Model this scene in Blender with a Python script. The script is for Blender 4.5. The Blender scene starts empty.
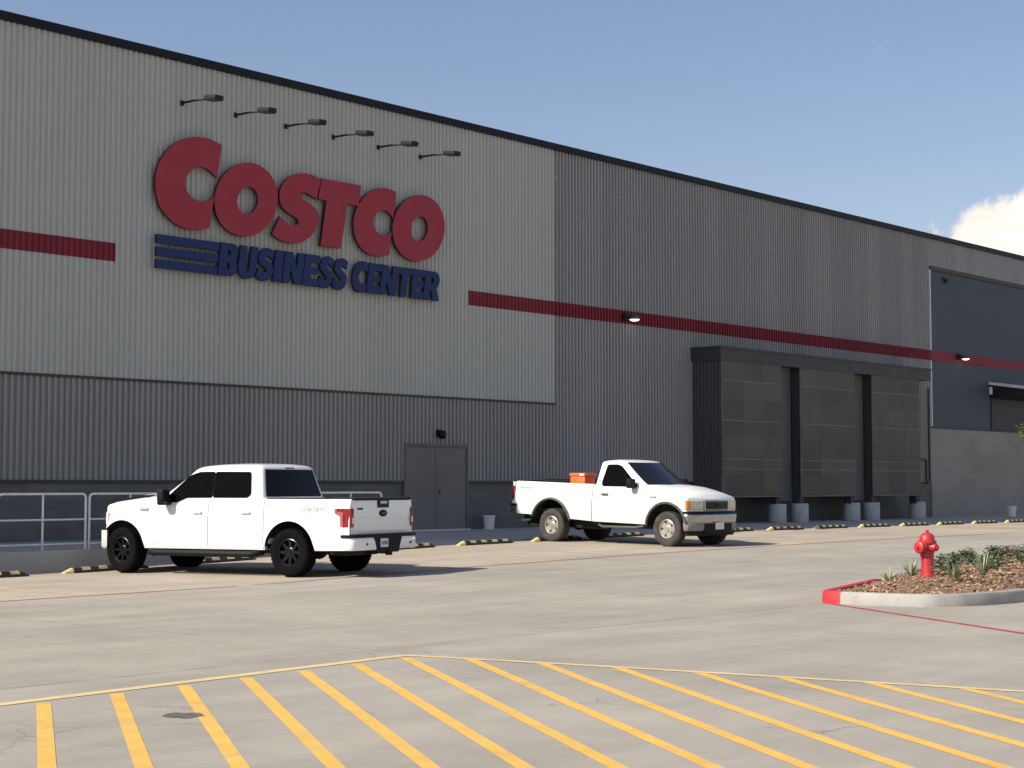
import bpy, bmesh, math, random
from mathutils import Vector, Matrix, noise as mnoise
R_ = math.radians
random.seed(11)
scene = bpy.context.scene
COL = scene.collection

# ------------------------------------------------------------------ materials
def mat(name, color, rough=.6, metal=0., var=.0, scale=6., bump=0., bscale=40., spec=.5, coat=0., stretch=(1, 1, 1), dirt=None, dirt_h=.9):
    """Principled surface with a procedural tone variation (+ optional bump, + optional dust towards the bottom of the object)."""
    m = bpy.data.materials.new(name); m.use_nodes = True
    nt = m.node_tree; N = nt.nodes; L = nt.links
    b = N['Principled BSDF']
    b.inputs['Roughness'].default_value = rough
    b.inputs['Metallic'].default_value = metal
    b.inputs['Specular IOR Level'].default_value = spec
    b.inputs['Coat Weight'].default_value = coat
    tc = N.new('ShaderNodeTexCoord')
    mp = N.new('ShaderNodeMapping'); mp.inputs['Scale'].default_value = stretch
    L.new(tc.outputs['Object'], mp.inputs['Vector'])
    n = N.new('ShaderNodeTexNoise'); n.inputs['Scale'].default_value = scale; n.inputs['Detail'].default_value = 6
    L.new(mp.outputs['Vector'], n.inputs['Vector'])
    r = N.new('ShaderNodeValToRGB')
    lo = [max(0, c * (1 - var)) for c in color]; hi = [min(1, c * (1 + var)) for c in color]
    r.color_ramp.elements[0].position = .3; r.color_ramp.elements[0].color = (*lo, 1)
    r.color_ramp.elements[1].position = .7; r.color_ramp.elements[1].color = (*hi, 1)
    L.new(n.outputs['Fac'], r.inputs['Fac'])
    out = r.outputs['Color']
    if dirt:
        sx = N.new('ShaderNodeSeparateXYZ'); L.new(tc.outputs['Object'], sx.inputs[0])
        mr = N.new('ShaderNodeMapRange'); mr.inputs[1].default_value = .35; mr.inputs[2].default_value = dirt_h
        mr.inputs[3].default_value = .75; mr.inputs[4].default_value = 0
        L.new(sx.outputs['Z'], mr.inputs[0])
        n2 = N.new('ShaderNodeTexNoise'); n2.inputs['Scale'].default_value = 5; n2.inputs['Detail'].default_value = 8
        L.new(tc.outputs['Object'], n2.inputs['Vector'])
        mu = N.new('ShaderNodeMath'); mu.operation = 'MULTIPLY'
        L.new(mr.outputs[0], mu.inputs[0]); L.new(n2.outputs['Fac'], mu.inputs[1])
        mx = N.new('ShaderNodeMix'); mx.data_type = 'RGBA'
        L.new(mu.outputs[0], mx.inputs['Factor']); L.new(out, mx.inputs['A']); mx.inputs['B'].default_value = (*dirt, 1)
        out = mx.outputs['Result']
    L.new(out, b.inputs['Base Color'])
    if bump:
        n3 = N.new('ShaderNodeTexNoise'); n3.inputs['Scale'].default_value = bscale; n3.inputs['Detail'].default_value = 5
        L.new(tc.outputs['Object'], n3.inputs['Vector'])
        bp = N.new('ShaderNodeBump'); bp.inputs['Strength'].default_value = bump; bp.inputs['Distance'].default_value = .02
        L.new(n3.outputs['Fac'], bp.inputs['Height']); L.new(bp.outputs['Normal'], b.inputs['Normal'])
    return m

def panel_mat(name, color, step=.9, amt=.05, rough=.45, var=.03, metal=0.):
    """Painted wall sheets: each sheet (a strip 'step' wide along X) has a tone of its own, plus rain streaks."""
    m = mat(name, color, rough, metal, var, .35, stretch=(1, 1, .25), spec=.2)
    nt = m.node_tree; N = nt.nodes; L = nt.links; b = N['Principled BSDF']
    tc = N.new('ShaderNodeTexCoord'); sx = N.new('ShaderNodeSeparateXYZ'); L.new(tc.outputs['Object'], sx.inputs[0])
    d = N.new('ShaderNodeMath'); d.operation = 'DIVIDE'; d.inputs[1].default_value = step; L.new(sx.outputs['X'], d.inputs[0])
    f = N.new('ShaderNodeMath'); f.operation = 'FLOOR'; L.new(d.outputs[0], f.inputs[0])
    w = N.new('ShaderNodeTexWhiteNoise'); w.noise_dimensions = '1D'; L.new(f.outputs[0], w.inputs['W'])
    s = N.new('ShaderNodeTexNoise'); s.inputs['Scale'].default_value = 1.; s.inputs['Detail'].default_value = 8
    mp = N.new('ShaderNodeMapping'); mp.inputs['Scale'].default_value = (5, 5, .18); L.new(tc.outputs['Object'], mp.inputs[0]); L.new(mp.outputs[0], s.inputs['Vector'])
    a = N.new('ShaderNodeMath'); a.operation = 'ADD'; L.new(w.outputs['Value'], a.inputs[0]); L.new(s.outputs['Fac'], a.inputs[1])
    mr = N.new('ShaderNodeMapRange'); mr.inputs[1].default_value = .3; mr.inputs[2].default_value = 1.7; mr.inputs[3].default_value = 1 - amt; mr.inputs[4].default_value = 1 + amt
    L.new(a.outputs[0], mr.inputs[0])
    src = b.inputs['Base Color'].links[0].from_socket
    v = N.new('ShaderNodeVectorMath'); v.operation = 'SCALE'; L.new(src, v.inputs[0]); L.new(mr.outputs[0], v.inputs['Scale'])
    L.new(v.outputs[0], b.inputs['Base Color'])
    return m

def emit(name, color, strength):
    m = bpy.data.materials.new(name); m.use_nodes = True
    b = m.node_tree.nodes['Principled BSDF']; b.inputs['Base Color'].default_value = (*color, 1)
    b.inputs['Emission Color'].default_value = (*color, 1); b.inputs['Emission Strength'].default_value = strength
    return m

M = {}
M['white'] = mat('white_paint', (.80, .80, .79), .28, var=.012, scale=2, coat=.6)
M['white_dusty'] = mat('dusty_white_paint', (.80, .795, .765), .32, var=.02, scale=2, coat=.4, dirt=(.42, .36, .27), dirt_h=1.0)
M['glass'] = mat('tinted_glass', (.004, .004, .005), .05, var=.1, spec=.12)
M['wind'] = mat('windscreen_glass', (.010, .012, .015), .03, var=.1, spec=.32)
M['black'] = mat('black_trim', (.007, .007, .008), .6, var=.25, scale=20, spec=.2)
M['under'] = mat('underbody', (.012, .011, .010), .8, var=.4, scale=10)
M['gloss_black'] = mat('gloss_black', (.006, .006, .007), .35, var=.2, spec=.2)
M['tyre'] = mat('tyre_rubber', (.0055, .0055, .0055), .9, spec=.08, var=.25, scale=18, bump=.6, bscale=55)
M['tyre_dusty'] = mat('dusty_tyre_rubber', (.048, .043, .037), .85, var=.35, scale=9, bump=.6, bscale=55)
M['rim_black'] = mat('black_rim', (.006, .006, .0065), .3, var=.2, spec=.4)
M['rim_alloy'] = mat('dusty_alloy', (.47, .43, .37), .38, metal=.55, var=.12, scale=12)
M['chrome'] = mat('worn_chrome', (.45, .45, .44), .3, metal=1., var=.12, scale=5)
M['red_lens'] = mat('red_lens', (.22, .006, .010), .12, var=.2, coat=.8)
M['pink_lens'] = mat('pale_red_lens', (.42, .09, .10), .12, var=.2, coat=.8)
M['clear_lens'] = mat('clear_lens', (.62, .62, .58), .1, var=.2, coat=.8)
M['amber_lens'] = mat('amber_lens', (.72, .26, .06), .15, var=.25, coat=.8)
M['hazy_lens'] = mat('hazy_lens', (.56, .56, .44), .2, var=.2, scale=14, coat=.6)
M['grey_plastic'] = mat('grey_plastic', (.075, .073, .07), .6, var=.2, scale=9)
M['decal'] = mat('grey_decal', (.41, .42, .44), .5, var=.1)
M['valance'] = mat('grey_valance', (.20, .20, .195), .5, var=.12, scale=8)
M['plate'] = mat('plate_face', (.62, .64, .64), .4, var=.12, scale=30)
M['plate_ink'] = mat('plate_ink', (.10, .12, .2), .5, var=.2)
M['emblem'] = mat('dark_oval', (.006, .008, .018), .4, var=.2, spec=.15)
M['orange'] = mat('orange_plastic', (.78, .13, .025), .5, var=.10, scale=6)
M['label_white'] = mat('white_sticker', (.75, .74, .70), .5, var=.1)
M['galv'] = mat('galvanised_steel', (.66, .68, .70), .45, metal=.1, var=.12, scale=8)
M['dark_steel'] = mat('dark_steel', (.018, .019, .021), .6, var=.2, spec=.2)
M['hydrant'] = mat('hydrant_red', (.44, .022, .026), .45, var=.12, scale=12, coat=.3)
M['hydrant_dark'] = mat('hydrant_cap', (.33, .012, .016), .45, var=.2, scale=12)
M['red_kerb'] = mat('red_kerb_paint', (.46, .025, .03), .6, var=.12, scale=14)
M['yellow'] = mat('faded_yellow', (.62, .53, .24), .8, var=.28, scale=9)
M['rubber'] = mat('black_rubber', (.040, .035, .028), .9, var=.4, scale=12)
M['bucket'] = mat('white_plastic', (.62, .64, .66), .5, var=.08, scale=8)
M['pier'] = mat('pier_concrete', (.40, .42, .43), .8, var=.12, scale=5, bump=.2)
M['leaf'] = mat('shrub_leaf', (.11, .13, .07), .55, var=.5, scale=9)
M['blade'] = mat('grass_blade', (.25, .27, .15), .55, var=.35, scale=11)
M['tree_leaf'] = mat('tree_leaf', (.10, .12, .025), .5, var=.5, scale=9)
M['bark'] = mat('bark', (.12, .09, .065), .9, var=.3, scale=14, bump=.4)
M['chip'] = mat('mulch_chip', (.25, .145, .082), .9, var=.55, scale=5)
M['chip2'] = mat('pale_mulch_chip', (.42, .28, .17), .9, var=.4, scale=5)
M['lamp_glow'] = emit('lamp_glow', (1., .93, .84), 1.6)
# building
M['wall_light'] = panel_mat('light_grey_sheet', (.425, .436, .412), .9, .045, .6, .02)
M['wall_dark'] = panel_mat('dark_grey_sheet', (.298, .303, .302), .9, .10, .6, .03)
M['wall_low'] = panel_mat('lower_grey_sheet', (.292, .292, .283), .9, .06, .6, .03)
M['wall_blue'] = panel_mat('slate_panel', (.062, .078, .096), 2.4, .06, .6, .03)
M['trim_dark'] = mat('dark_flashing', (.010, .012, .018), .5, var=.15, scale=2, spec=.15)
M['trim_grey'] = mat('grey_flashing', (.052, .054, .056), .55, var=.12, scale=2, spec=.2)
M['stripe'] = panel_mat('red_stripe', (.200, .022, .036), .9, .06, .6, .03)
M['sign_red'] = mat('sign_red', (.325, .042, .062), .55, var=.05, scale=2, spec=.15)
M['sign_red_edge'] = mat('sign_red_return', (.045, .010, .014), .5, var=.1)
M['sign_blue'] = mat('sign_blue', (.020, .037, .118), .55, var=.07, scale=2, spec=.15)
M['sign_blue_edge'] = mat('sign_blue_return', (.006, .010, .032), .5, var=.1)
M['door'] = mat('door_grey', (.165, .162, .155), .6, var=.06, scale=1.2, spec=.2)
M['door_frame'] = mat('door_frame_grey', (.085, .085, .083), .5, var=.1)
M['gap_shade'] = mat('gap_shade_sheet', (.105, .112, .12), .6, var=.08, scale=1, spec=.2)  # shade tone for the open gaps between the screens
M['column'] = mat('column_paint', (.045, .048, .052), .6, var=.15, spec=.2)
M['canopy_shade'] = mat('canopy_shade_sheet', (.045, .052, .06), .6, var=.08, scale=1, spec=.2)  # shade below the canopy, put into a sheet colour
M['seam'] = mat('seam_metal', (.19, .185, .17), .6, var=.2, spec=.2)
M['bay_side'] = mat('bay_side_sheet', (.078, .081, .084), .6, var=.08, scale=1, spec=.2)
M['roof'] = mat('roof_membrane', (.45, .45, .44), .8, var=.1)

def block_mat(name, color, amt=.10):
    m = mat(name, color, .85, var=.10, scale=.5, bump=0, spec=.2, stretch=(1, 1, 2.5))
    nt = m.node_tree; N = nt.nodes; L = nt.links; b = N['Principled BSDF']
    tc = N.new('ShaderNodeTexCoord'); mp = N.new('ShaderNodeMapping'); mp.inputs['Rotation'].default_value = (R_(90), 0, 0)
    L.new(tc.outputs['Object'], mp.inputs[0])
    br = N.new('ShaderNodeTexBrick'); br.inputs['Scale'].default_value = 1.; br.inputs['Brick Width'].default_value = .4; br.inputs['Row Height'].default_value = .2
    br.inputs['Mortar Size'].default_value = .006; br.inputs['Mortar Smooth'].default_value = .3
    br.inputs['Color1'].default_value = (1 - amt, 1 - amt, 1 - amt, 1); br.inputs['Color2'].default_value = (1 + amt, 1 + amt, 1 + amt, 1)
    br.inputs['Mortar'].default_value = (.86, .86, .86, 1)
    L.new(mp.outputs[0], br.inputs['Vector'])
    src = b.inputs['Base Color'].links[0].from_socket
    mx = N.new('ShaderNodeVectorMath'); mx.operation = 'MULTIPLY'; L.new(src, mx.inputs[0]); L.new(br.outputs['Color'], mx.inputs[1])
    L.new(mx.outputs[0], b.inputs['Base Color'])
    bp = N.new('ShaderNodeBump'); bp.inputs['Strength'].default_value = .4; bp.inputs['Distance'].default_value = .01
    L.new(br.outputs['Fac'], bp.inputs['Height']); bp.invert = True; L.new(bp.outputs['Normal'], b.inputs['Normal'])
    return m
M['block_dark'] = block_mat('dark_block', (.128, .129, .125))
M['block_grey'] = block_mat('grey_block', (.285, .275, .252), .03)

def mesh_panel_mat():
    m = mat('perforated_sheet', (.100, .095, .083), .65, var=.08, scale=1, spec=.2)
    nt = m.node_tree; N = nt.nodes; L = nt.links; b = N['Principled BSDF']
    tc = N.new('ShaderNodeTexCoord'); w = N.new('ShaderNodeTexWave'); w.wave_type = 'BANDS'; w.bands_direction = 'Z'
    w.inputs['Scale'].default_value = 3.0; w.inputs['Distortion'].default_value = 0
    L.new(tc.outputs['Object'], w.inputs['Vector'])
    bp = N.new('ShaderNodeBump'); bp.inputs['Strength'].default_value = .06; bp.inputs['Distance'].default_value = .02
    L.new(w.outputs['Fac'], bp.inputs['Height']); L.new(bp.outputs['Normal'], b.inputs['Normal'])
    # sheets of slightly different tone
    mp = N.new('ShaderNodeMapping'); mp.inputs['Rotation'].default_value = (R_(90), 0, 0); L.new(tc.outputs['Object'], mp.inputs[0])
    br = N.new('ShaderNodeTexBrick'); br.offset = 0; br.inputs['Scale'].default_value = 1; br.inputs['Brick Width'].default_value = 1.2; br.inputs['Row Height'].default_value = .62
    br.inputs['Mortar Size'].default_value = 0.0
    br.inputs['Color1'].default_value = (.84, .84, .84, 1); br.inputs['Color2'].default_value = (1.14, 1.13, 1.11, 1)
    L.new(mp.outputs[0], br.inputs['Vector'])
    src = b.inputs['Base Color'].links[0].from_socket
    mx = N.new('ShaderNodeVectorMath'); mx.operation = 'MULTIPLY'; L.new(src, mx.inputs[0]); L.new(br.outputs['Color'], mx.inputs[1])
    L.new(mx.outputs[0], b.inputs['Base Color'])
    return m
M['perf'] = mesh_panel_mat()

def lot_mat():
    m = bpy.data.materials.new('lot_concrete'); m.use_nodes = True
    nt = m.node_tree; N = nt.nodes; L = nt.links; b = N['Principled BSDF']
    b.inputs['Roughness'].default_value = .85; b.inputs['Specular IOR Level'].default_value = .3
    tc = N.new('ShaderNodeTexCoord'); sx = N.new('ShaderNodeSeparateXYZ'); L.new(tc.outputs['Object'], sx.inputs[0])
    def noise(scale, detail, st=(1, 1, 1), rough=.6):
        mp = N.new('ShaderNodeMapping'); mp.inputs['Scale'].default_value = st; L.new(tc.outputs['Object'], mp.inputs[0])
        n = N.new('ShaderNodeTexNoise'); n.inputs['Scale'].default_value = scale; n.inputs['Detail'].default_value = detail; n.inputs['Roughness'].default_value = rough
        L.new(mp.outputs[0], n.inputs['Vector']); return n.outputs['Fac']
    def mr(src, a, c, d, e):
        n = N.new('ShaderNodeMapRange'); n.inputs[1].default_value = a; n.inputs[2].default_value = c; n.inputs[3].default_value = d; n.inputs[4].default_value = e
        L.new(src, n.inputs[0]); return n.outputs[0]
    def math(op, a, c):
        n = N.new('ShaderNodeMath'); n.operation = op
        for i, v in enumerate((a, c)):
            if isinstance(v, (int, float)): n.inputs[i].default_value = v
            else: L.new(v, n.inputs[i])
        return n.outputs[0]
    def mix(f, a, c):
        n = N.new('ShaderNodeMix'); n.data_type = 'RGBA'
        L.new(f, n.inputs['Factor']) if not isinstance(f, float) else setattr(n.inputs['Factor'], 'default_value', f)
        for k, v in (('A', a), ('B', c)):
            if isinstance(v, tuple): n.inputs[k].default_value = (*v, 1)
            else: L.new(v, n.inputs[k])
        return n.outputs['Result']
    big = noise(.25, 6, (1, .8, 1)); mid = noise(1.1, 8, (1, .55, 1), .7); fine = noise(28, 4); streak = noise(.9, 7, (.28, 1.3, 1), .65)
    # stalls by the building are a warmer pour than the drive aisle
    zone = math('ADD', sx.outputs['Y'], math('MULTIPLY', big, 1.2)); zone = mr(zone, 20.9, 21.7, 0, 1)
    base = mix(zone, (.362, .324, .266), (.415, .352, .272))
    near = mr(sx.outputs['Y'], 5., 13., 1, 0); base = mix(math('MULTIPLY', near, .45), base, (.342, .303, .248))
    t = math('ADD', math('MULTIPLY', mr(big, .3, .7, -.10, .09), 1), mr(mid, .25, .75, -.12, .09))
    t = math('ADD', t, mr(streak, .3, .72, -.16, .08)); t = math('ADD', t, mr(fine, .3, .7, -.05, .05)); t = math('ADD', t, 1)
    grit = mr(noise(95, 3), .25, .75, -.06, .06); t = math('ADD', t, grit)
    v = N.new('ShaderNodeVectorMath'); v.operation = 'SCALE'; L.new(base, v.inputs[0]); L.new(t, v.inputs['Scale'])
    col = v.outputs[0]
    # hairline cracks and dark specks
    vo = N.new('ShaderNodeTexVoronoi'); vo.feature = 'DISTANCE_TO_EDGE'; vo.inputs['Scale'].default_value = .33
    wv = N.new('ShaderNodeVectorMath'); wv.operation = 'ADD'; wn = N.new('ShaderNodeTexNoise'); wn.inputs['Scale'].default_value = 1.1; wn.inputs['Detail'].default_value = 7
    L.new(tc.outputs['Object'], wn.inputs['Vector']); L.new(tc.outputs['Object'], wv.inputs[0]); L.new(wn.outputs['Color'], wv.inputs[1]); L.new(wv.outputs[0], vo.inputs['Vector'])
    ck = math('MULTIPLY', mr(vo.outputs['Distance'], .0015, .006, 1, 0), mr(noise(.5, 3), .52, .62, 0, .5)); col = mix(ck, col, (.15, .135, .115))
    sk = mr(noise(11, 2), .76, .80, 0, .55); col = mix(sk, col, (.13, .12, .105))
    # tyre-worn traffic film in the aisle
    film = noise(.55, 5, (.16, 1.0, 1)); film = mr(film, .52, .72, 0, .42); aisle = mr(sx.outputs['Y'], 19.5, 17.0, 0, 1)
    col = mix(math('MULTIPLY', film, aisle), col, (.27, .255, .235))
    # saw-cut joints, slightly open, darker where dirt collects
    def joint(axis, period, off, w):
        a = math('ADD', sx.outputs[axis], off); a = math('MODULO', math('ADD', a, period * 40), period)
        a = math('ABSOLUTE', math('SUBTRACT', a, period / 2), 0); return mr(a, w, w * 2.2, 1, 0)
    jn = mr(noise(.8, 4), .40, .62, .05, .7)
    j = math('MAXIMUM', joint('Y', 9.2, 4.6 - 11.42 + 9.2, .008), joint('X', 9.2, 4.6 - 20.2 + 18.4, .007))
    col = mix(math('MULTIPLY', j, jn), col, (.17, .155, .135))
    crack = math('ABSOLUTE', math('ADD', math('SUBTRACT', sx.outputs['Y'], 11.40), math('MULTIPLY', math('SUBTRACT', mid, .5), .16)), 0)
    cm = math('MULTIPLY', mr(crack, .012, .05, 1, 0), mr(noise(1.3, 5), .36, .58, .0, .75)); cm = math('MULTIPLY', cm, mr(sx.outputs['X'], 18.9, 19.3, 1, 0))
    col = mix(cm, col, (.20, .175, .145))
    # small oil spots
    sp = noise(1.6, 3); spf = mr(sp, .73, .79, 0, .6); col = mix(spf, col, (.12, .11, .10))
    L.new(col, b.inputs['Base Color'])
    bp = N.new('ShaderNodeBump'); bp.inputs['Strength'].default_value = .25; bp.inputs['Distance'].default_value = .006
    L.new(fine, bp.inputs['Height']); L.new(bp.outputs['Normal'], b.inputs['Normal'])
    return m
M['lot'] = lot_mat()
M['walk'] = mat('walk_concrete', (.40, .385, .36), .85, var=.10, scale=1.1, bump=.1)
M['kerb'] = mat('kerb_concrete', (.345, .325, .29), .8, var=.16, scale=3.5, bump=.15, bscale=25)
M['earth'] = mat('far_ground', (.22, .20, .14), .95, var=.25, scale=.05)

def paint_mat(name, color, wear=.5, base=(.36, .33, .28), scale=5.):
    m = mat(name, color, .75, var=.10, scale=3)
    nt = m.node_tree; N = nt.nodes; L = nt.links; b = N['Principled BSDF']
    tc = N.new('ShaderNodeTexCoord'); n = N.new('ShaderNodeTexNoise'); n.inputs['Scale'].default_value = scale; n.inputs['Detail'].default_value = 9; n.inputs['Roughness'].default_value = .72
    L.new(tc.outputs['Object'], n.inputs['Vector'])
    mr = N.new('ShaderNodeMapRange'); mr.inputs[1].default_value = .62 - wear * .25; mr.inputs[2].default_value = .80 - wear * .18; mr.inputs[3].default_value = 0; mr.inputs[4].default_value = .8
    L.new(n.outputs['Fac'], mr.inputs[0])
    src = b.inputs['Base Color'].links[0].from_socket
    mx = N.new('ShaderNodeMix'); mx.data_type = 'RGBA'; L.new(mr.outputs[0], mx.inputs['Factor']); L.new(src, mx.inputs['A']); mx.inputs['B'].default_value = (*base, 1)
    L.new(mx.outputs['Result'], b.inputs['Base Color'])
    return m
M['line_yellow'] = paint_mat('yellow_road_paint', (.68, .405, .082), .36, (.42, .33, .20), 3.2)
M['line_pale'] = paint_mat('pale_yellow_road_paint', (.64, .49, .22), .45)
M['line_red'] = paint_mat('red_road_paint', (.34, .05, .05), .35)
M['line_red_worn'] = paint_mat('worn_red_road_paint', (.23, .11, .09), .22)
M['line_worn'] = paint_mat('worn_yellow_road_paint', (.62, .47, .20), .75, (.42, .37, .29))

# ------------------------------------------------------------------ mesh building
class MB:
    def __init__(s): s.v = []; s.f = []; s.m = []
    def add(s, vs, fs, mi=0):
        o = len(s.v); s.v += [tuple(v) for v in vs]; s.f += [tuple(i + o for i in f) for f in fs]; s.m += [mi] * len(fs); return s
    def box(s, x0, x1, y0, y1, z0, z1, mi=0, T=None):
        vs = [(x, y, z) for x in (x0, x1) for y in (y0, y1) for z in (z0, z1)]
        if T is not None: vs = [tuple(T @ Vector(v)) for v in vs]
        return s.add(vs, [(0, 1, 3, 2), (4, 6, 7, 5), (0, 4, 5, 1), (2, 3, 7, 6), (0, 2, 6, 4), (1, 5, 7, 3)], mi)
    def rbox(s, x0, x1, y0, y1, z0, z1, r=.02, seg=2, mi=0, T=None):
        bm = bmesh.new(); bmesh.ops.create_cube(bm, size=1)
        for v in bm.verts: v.co = Vector(((x0 + x1) / 2 + v.co.x * (x1 - x0), (y0 + y1) / 2 + v.co.y * (y1 - y0), (z0 + z1) / 2 + v.co.z * (z1 - z0)))
        bmesh.ops.bevel(bm, geom=bm.edges[:], offset=r, segments=seg, affect='EDGES', profile=.5)
        return s.frombm(bm, mi, T)
    def frombm(s, bm, mi=0, T=None):
        bm.verts.index_update(); vs = [(T @ v.co if T is not None else v.co) for v in bm.verts]; fs = [[v.index for v in f.verts] for f in bm.faces]; bm.free()
        return s.add([tuple(v) for v in vs], fs, mi)
    def tube(s, pts, r, n=8, mi=0, cap=True):
        pts = [Vector(p) for p in pts]; rr = r if isinstance(r, (list, tuple)) else [r] * len(pts)
        vs = []; fs = []
        up = None
        for i, p in enumerate(pts):
            t = (pts[min(i + 1, len(pts) - 1)] - pts[max(i - 1, 0)]).normalized()
            if up is None: up = t.orthogonal().normalized()
            up = (up - t * up.dot(t)).normalized(); w = t.cross(up)
            for k in range(n):
                a = 2 * math.pi * k / n; vs.append(tuple(p + (up * math.cos(a) + w * math.sin(a)) * rr[i]))
        for i in range(len(pts) - 1):
            for k in range(n): fs.append((i * n + k, i * n + (k + 1) % n, (i + 1) * n + (k + 1) % n, (i + 1) * n + k))
        if cap: fs += [tuple(range(n))[::-1], tuple((len(pts) - 1) * n + k for k in range(n))]
        return s.add(vs, fs, mi)
    def lathe(s, prof, n=32, T=None, mi=0):
        """prof: (r, h) pairs, spun round Z; T places it."""
        vs = []; fs = []
        for r, h in prof:
            for k in range(n):
                a = 2 * math.pi * k / n; vs.append((r * math.cos(a), r * math.sin(a), h))
        for i in range(len(prof) - 1):
            for k in range(n): fs.append((i * n + k, i * n + (k + 1) % n, (i + 1) * n + (k + 1) % n, (i + 1) * n + k))
        if prof[0][0] > 1e-5: fs.append(tuple(range(n))[::-1])
        if prof[-1][0] > 1e-5: fs.append(tuple((len(prof) - 1) * n + k for k in range(n)))
        if T is not None: vs = [tuple(T @ Vector(v)) for v in vs]
        return s.add(vs, fs, mi)
    def sweep(s, path, sect, mi=0, closed=False):
        """path: (x, y) points; sect: (outward offset, z) ring. Outward = right-hand normal of the path direction turned by -90 deg."""
        n = len(sect); vs = []; fs = []
        P = [Vector((p[0], p[1])) for p in path]
        for i, p in enumerate(P):
            a = P[max(i - 1, 0)]; c = P[min(i + 1, len(P) - 1)]; t = (c - a).normalized(); nn = Vector((t.y, -t.x))
            for o, z in sect: q = p + nn * o; vs.append((q.x, q.y, z))
        for i in range(len(P) - 1):
            for k in range(n): fs.append((i * n + k, i * n + (k + 1) % n, (i + 1) * n + (k + 1) % n, (i + 1) * n + k))
        fs += [tuple(range(n))[::-1], tuple((len(P) - 1) * n + k for k in range(n))]
        return s.add(vs, fs, mi)
    def build(s, name, mats, parent=None, smooth=None, bevel=0., recalc=True):
        me = bpy.data.meshes.new(name); me.from_pydata(s.v, [], s.f)
        mats = mats if isinstance(mats, (list, tuple)) else [mats]
        for m in mats: me.materials.append(m)
        for p, i in zip(me.polygons, s.m): p.material_index = i
        if recalc or bevel:
            bm = bmesh.new(); bm.from_mesh(me)
            bmesh.ops.remove_doubles(bm, verts=bm.verts, dist=1e-5)
            if recalc: bmesh.ops.recalc_face_normals(bm, faces=bm.faces)
            if bevel:
                ed = [e for e in bm.edges if len(e.link_faces) == 2 and e.calc_face_angle(0) > R_(30)]
                bmesh.ops.bevel(bm, geom=ed, offset=bevel, segments=2, affect='EDGES', profile=.5, clamp_overlap=True)
            bm.to_mesh(me); bm.free()
        if smooth is not None:
            me.polygons.foreach_set('use_smooth', [True] * len(me.polygons)); me.set_sharp_from_angle(angle=R_(smooth))
        me.update()
        o = bpy.data.objects.new(name, me); COL.objects.link(o)
        if parent: o.parent = parent
        return o

def tag(o, label=None, cat=None, group=None, kind=None):
    if label: o['label'] = label
    if cat: o['category'] = cat
    if group: o['group'] = group
    if kind: o['kind'] = kind
    return o
def thing(name, label, cat, loc=(0, 0, 0), rz=0, group=None):
    o = bpy.data.objects.new(name, None); COL.objects.link(o); o.empty_display_size = .1
    o.location = loc; o.rotation_euler = (0, 0, rz); return tag(o, label, cat, group)
def kids(o): return [c for c in bpy.data.objects if c.parent == o]
def dup(o, loc=None, rz=None, label=None, parent=None):
    c = o.copy(); COL.objects.link(c)
    if loc is not None: c.location = loc
    if rz is not None: c.rotation_euler = (c.rotation_euler[0], c.rotation_euler[1], rz)
    if label: c['label'] = label
    c.parent = parent
    for k in kids(o): dup(k, parent=c)
    return c
def interp(x, xs, ys):
    if x <= xs[0]: return ys[0]
    for i in range(len(xs) - 1):
        if x <= xs[i + 1]: return ys[i] + (ys[i + 1] - ys[i]) * (x - xs[i]) / (xs[i + 1] - xs[i])
    return ys[-1]
def sm(x, a, b):
    t = min(max((x - a) / (b - a), 0), 1); return t * t * (3 - 2 * t)

# ------------------------------------------------------------------ camera
CAMZ = 1.55
cam = bpy.data.cameras.new('camera'); co = bpy.data.objects.new('camera', cam); COL.objects.link(co)
cam.sensor_fit = 'HORIZONTAL'; cam.sensor_width = 36; cam.lens = 1657 / 1024 * 36; cam.clip_start = .1; cam.clip_end = 4000
co.location = (0, 0, CAMZ); co.rotation_euler = (R_(90) + math.atan(101 / 1657), 0, R_(41.4 - 90))
scene.camera = co

# ------------------------------------------------------------------ the lie of the land: X runs along the wall, Y into it
PX = [-60, 12, 17.4, 22.5, 27.7, 34, 39.8, 56.5, 120]; PZ = [-.12, -.1, -.066, .07, .165, .225, .25, .20, .2]
def gz(X, Y):
    t = min(max((Y - 9) / 17.1, 0), 1); t = t * t * (3 - 2 * t) * .5 + t * .5
    return interp(X, PX, PZ) * t
def sheet(name, xs, ys, zf, m, kind='structure', parent=None):
    b = MB(); nx, ny = len(xs), len(ys)
    vs = [(x, y, zf(x, y)) for x in xs for y in ys]
    fs = [(i * ny + j, (i + 1) * ny + j, (i + 1) * ny + j + 1, i * ny + j + 1) for i in range(nx - 1) for j in range(ny - 1)]
    b.add(vs, fs); o = b.build(name, m, parent, smooth=60, recalc=False)
    if kind: o['kind'] = kind
    return o
WALK_Y = 27.2
XS = [-700, -300, -120] + [-60 + i * 1.5 for i in range(121)] + [200, 400, 800]
YS = [-600, -200, -60, -20, 0, 4, 8] + [9 + i * .7 for i in range(26)] + [WALK_Y]
sheet('parking_lot', XS, YS, gz, M['lot'])
sheet('terrain', [-1500, -700, 800, 1500], [-1500, -600, 27, 400, 1500], lambda x, y: -.9, M['earth'])

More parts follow.
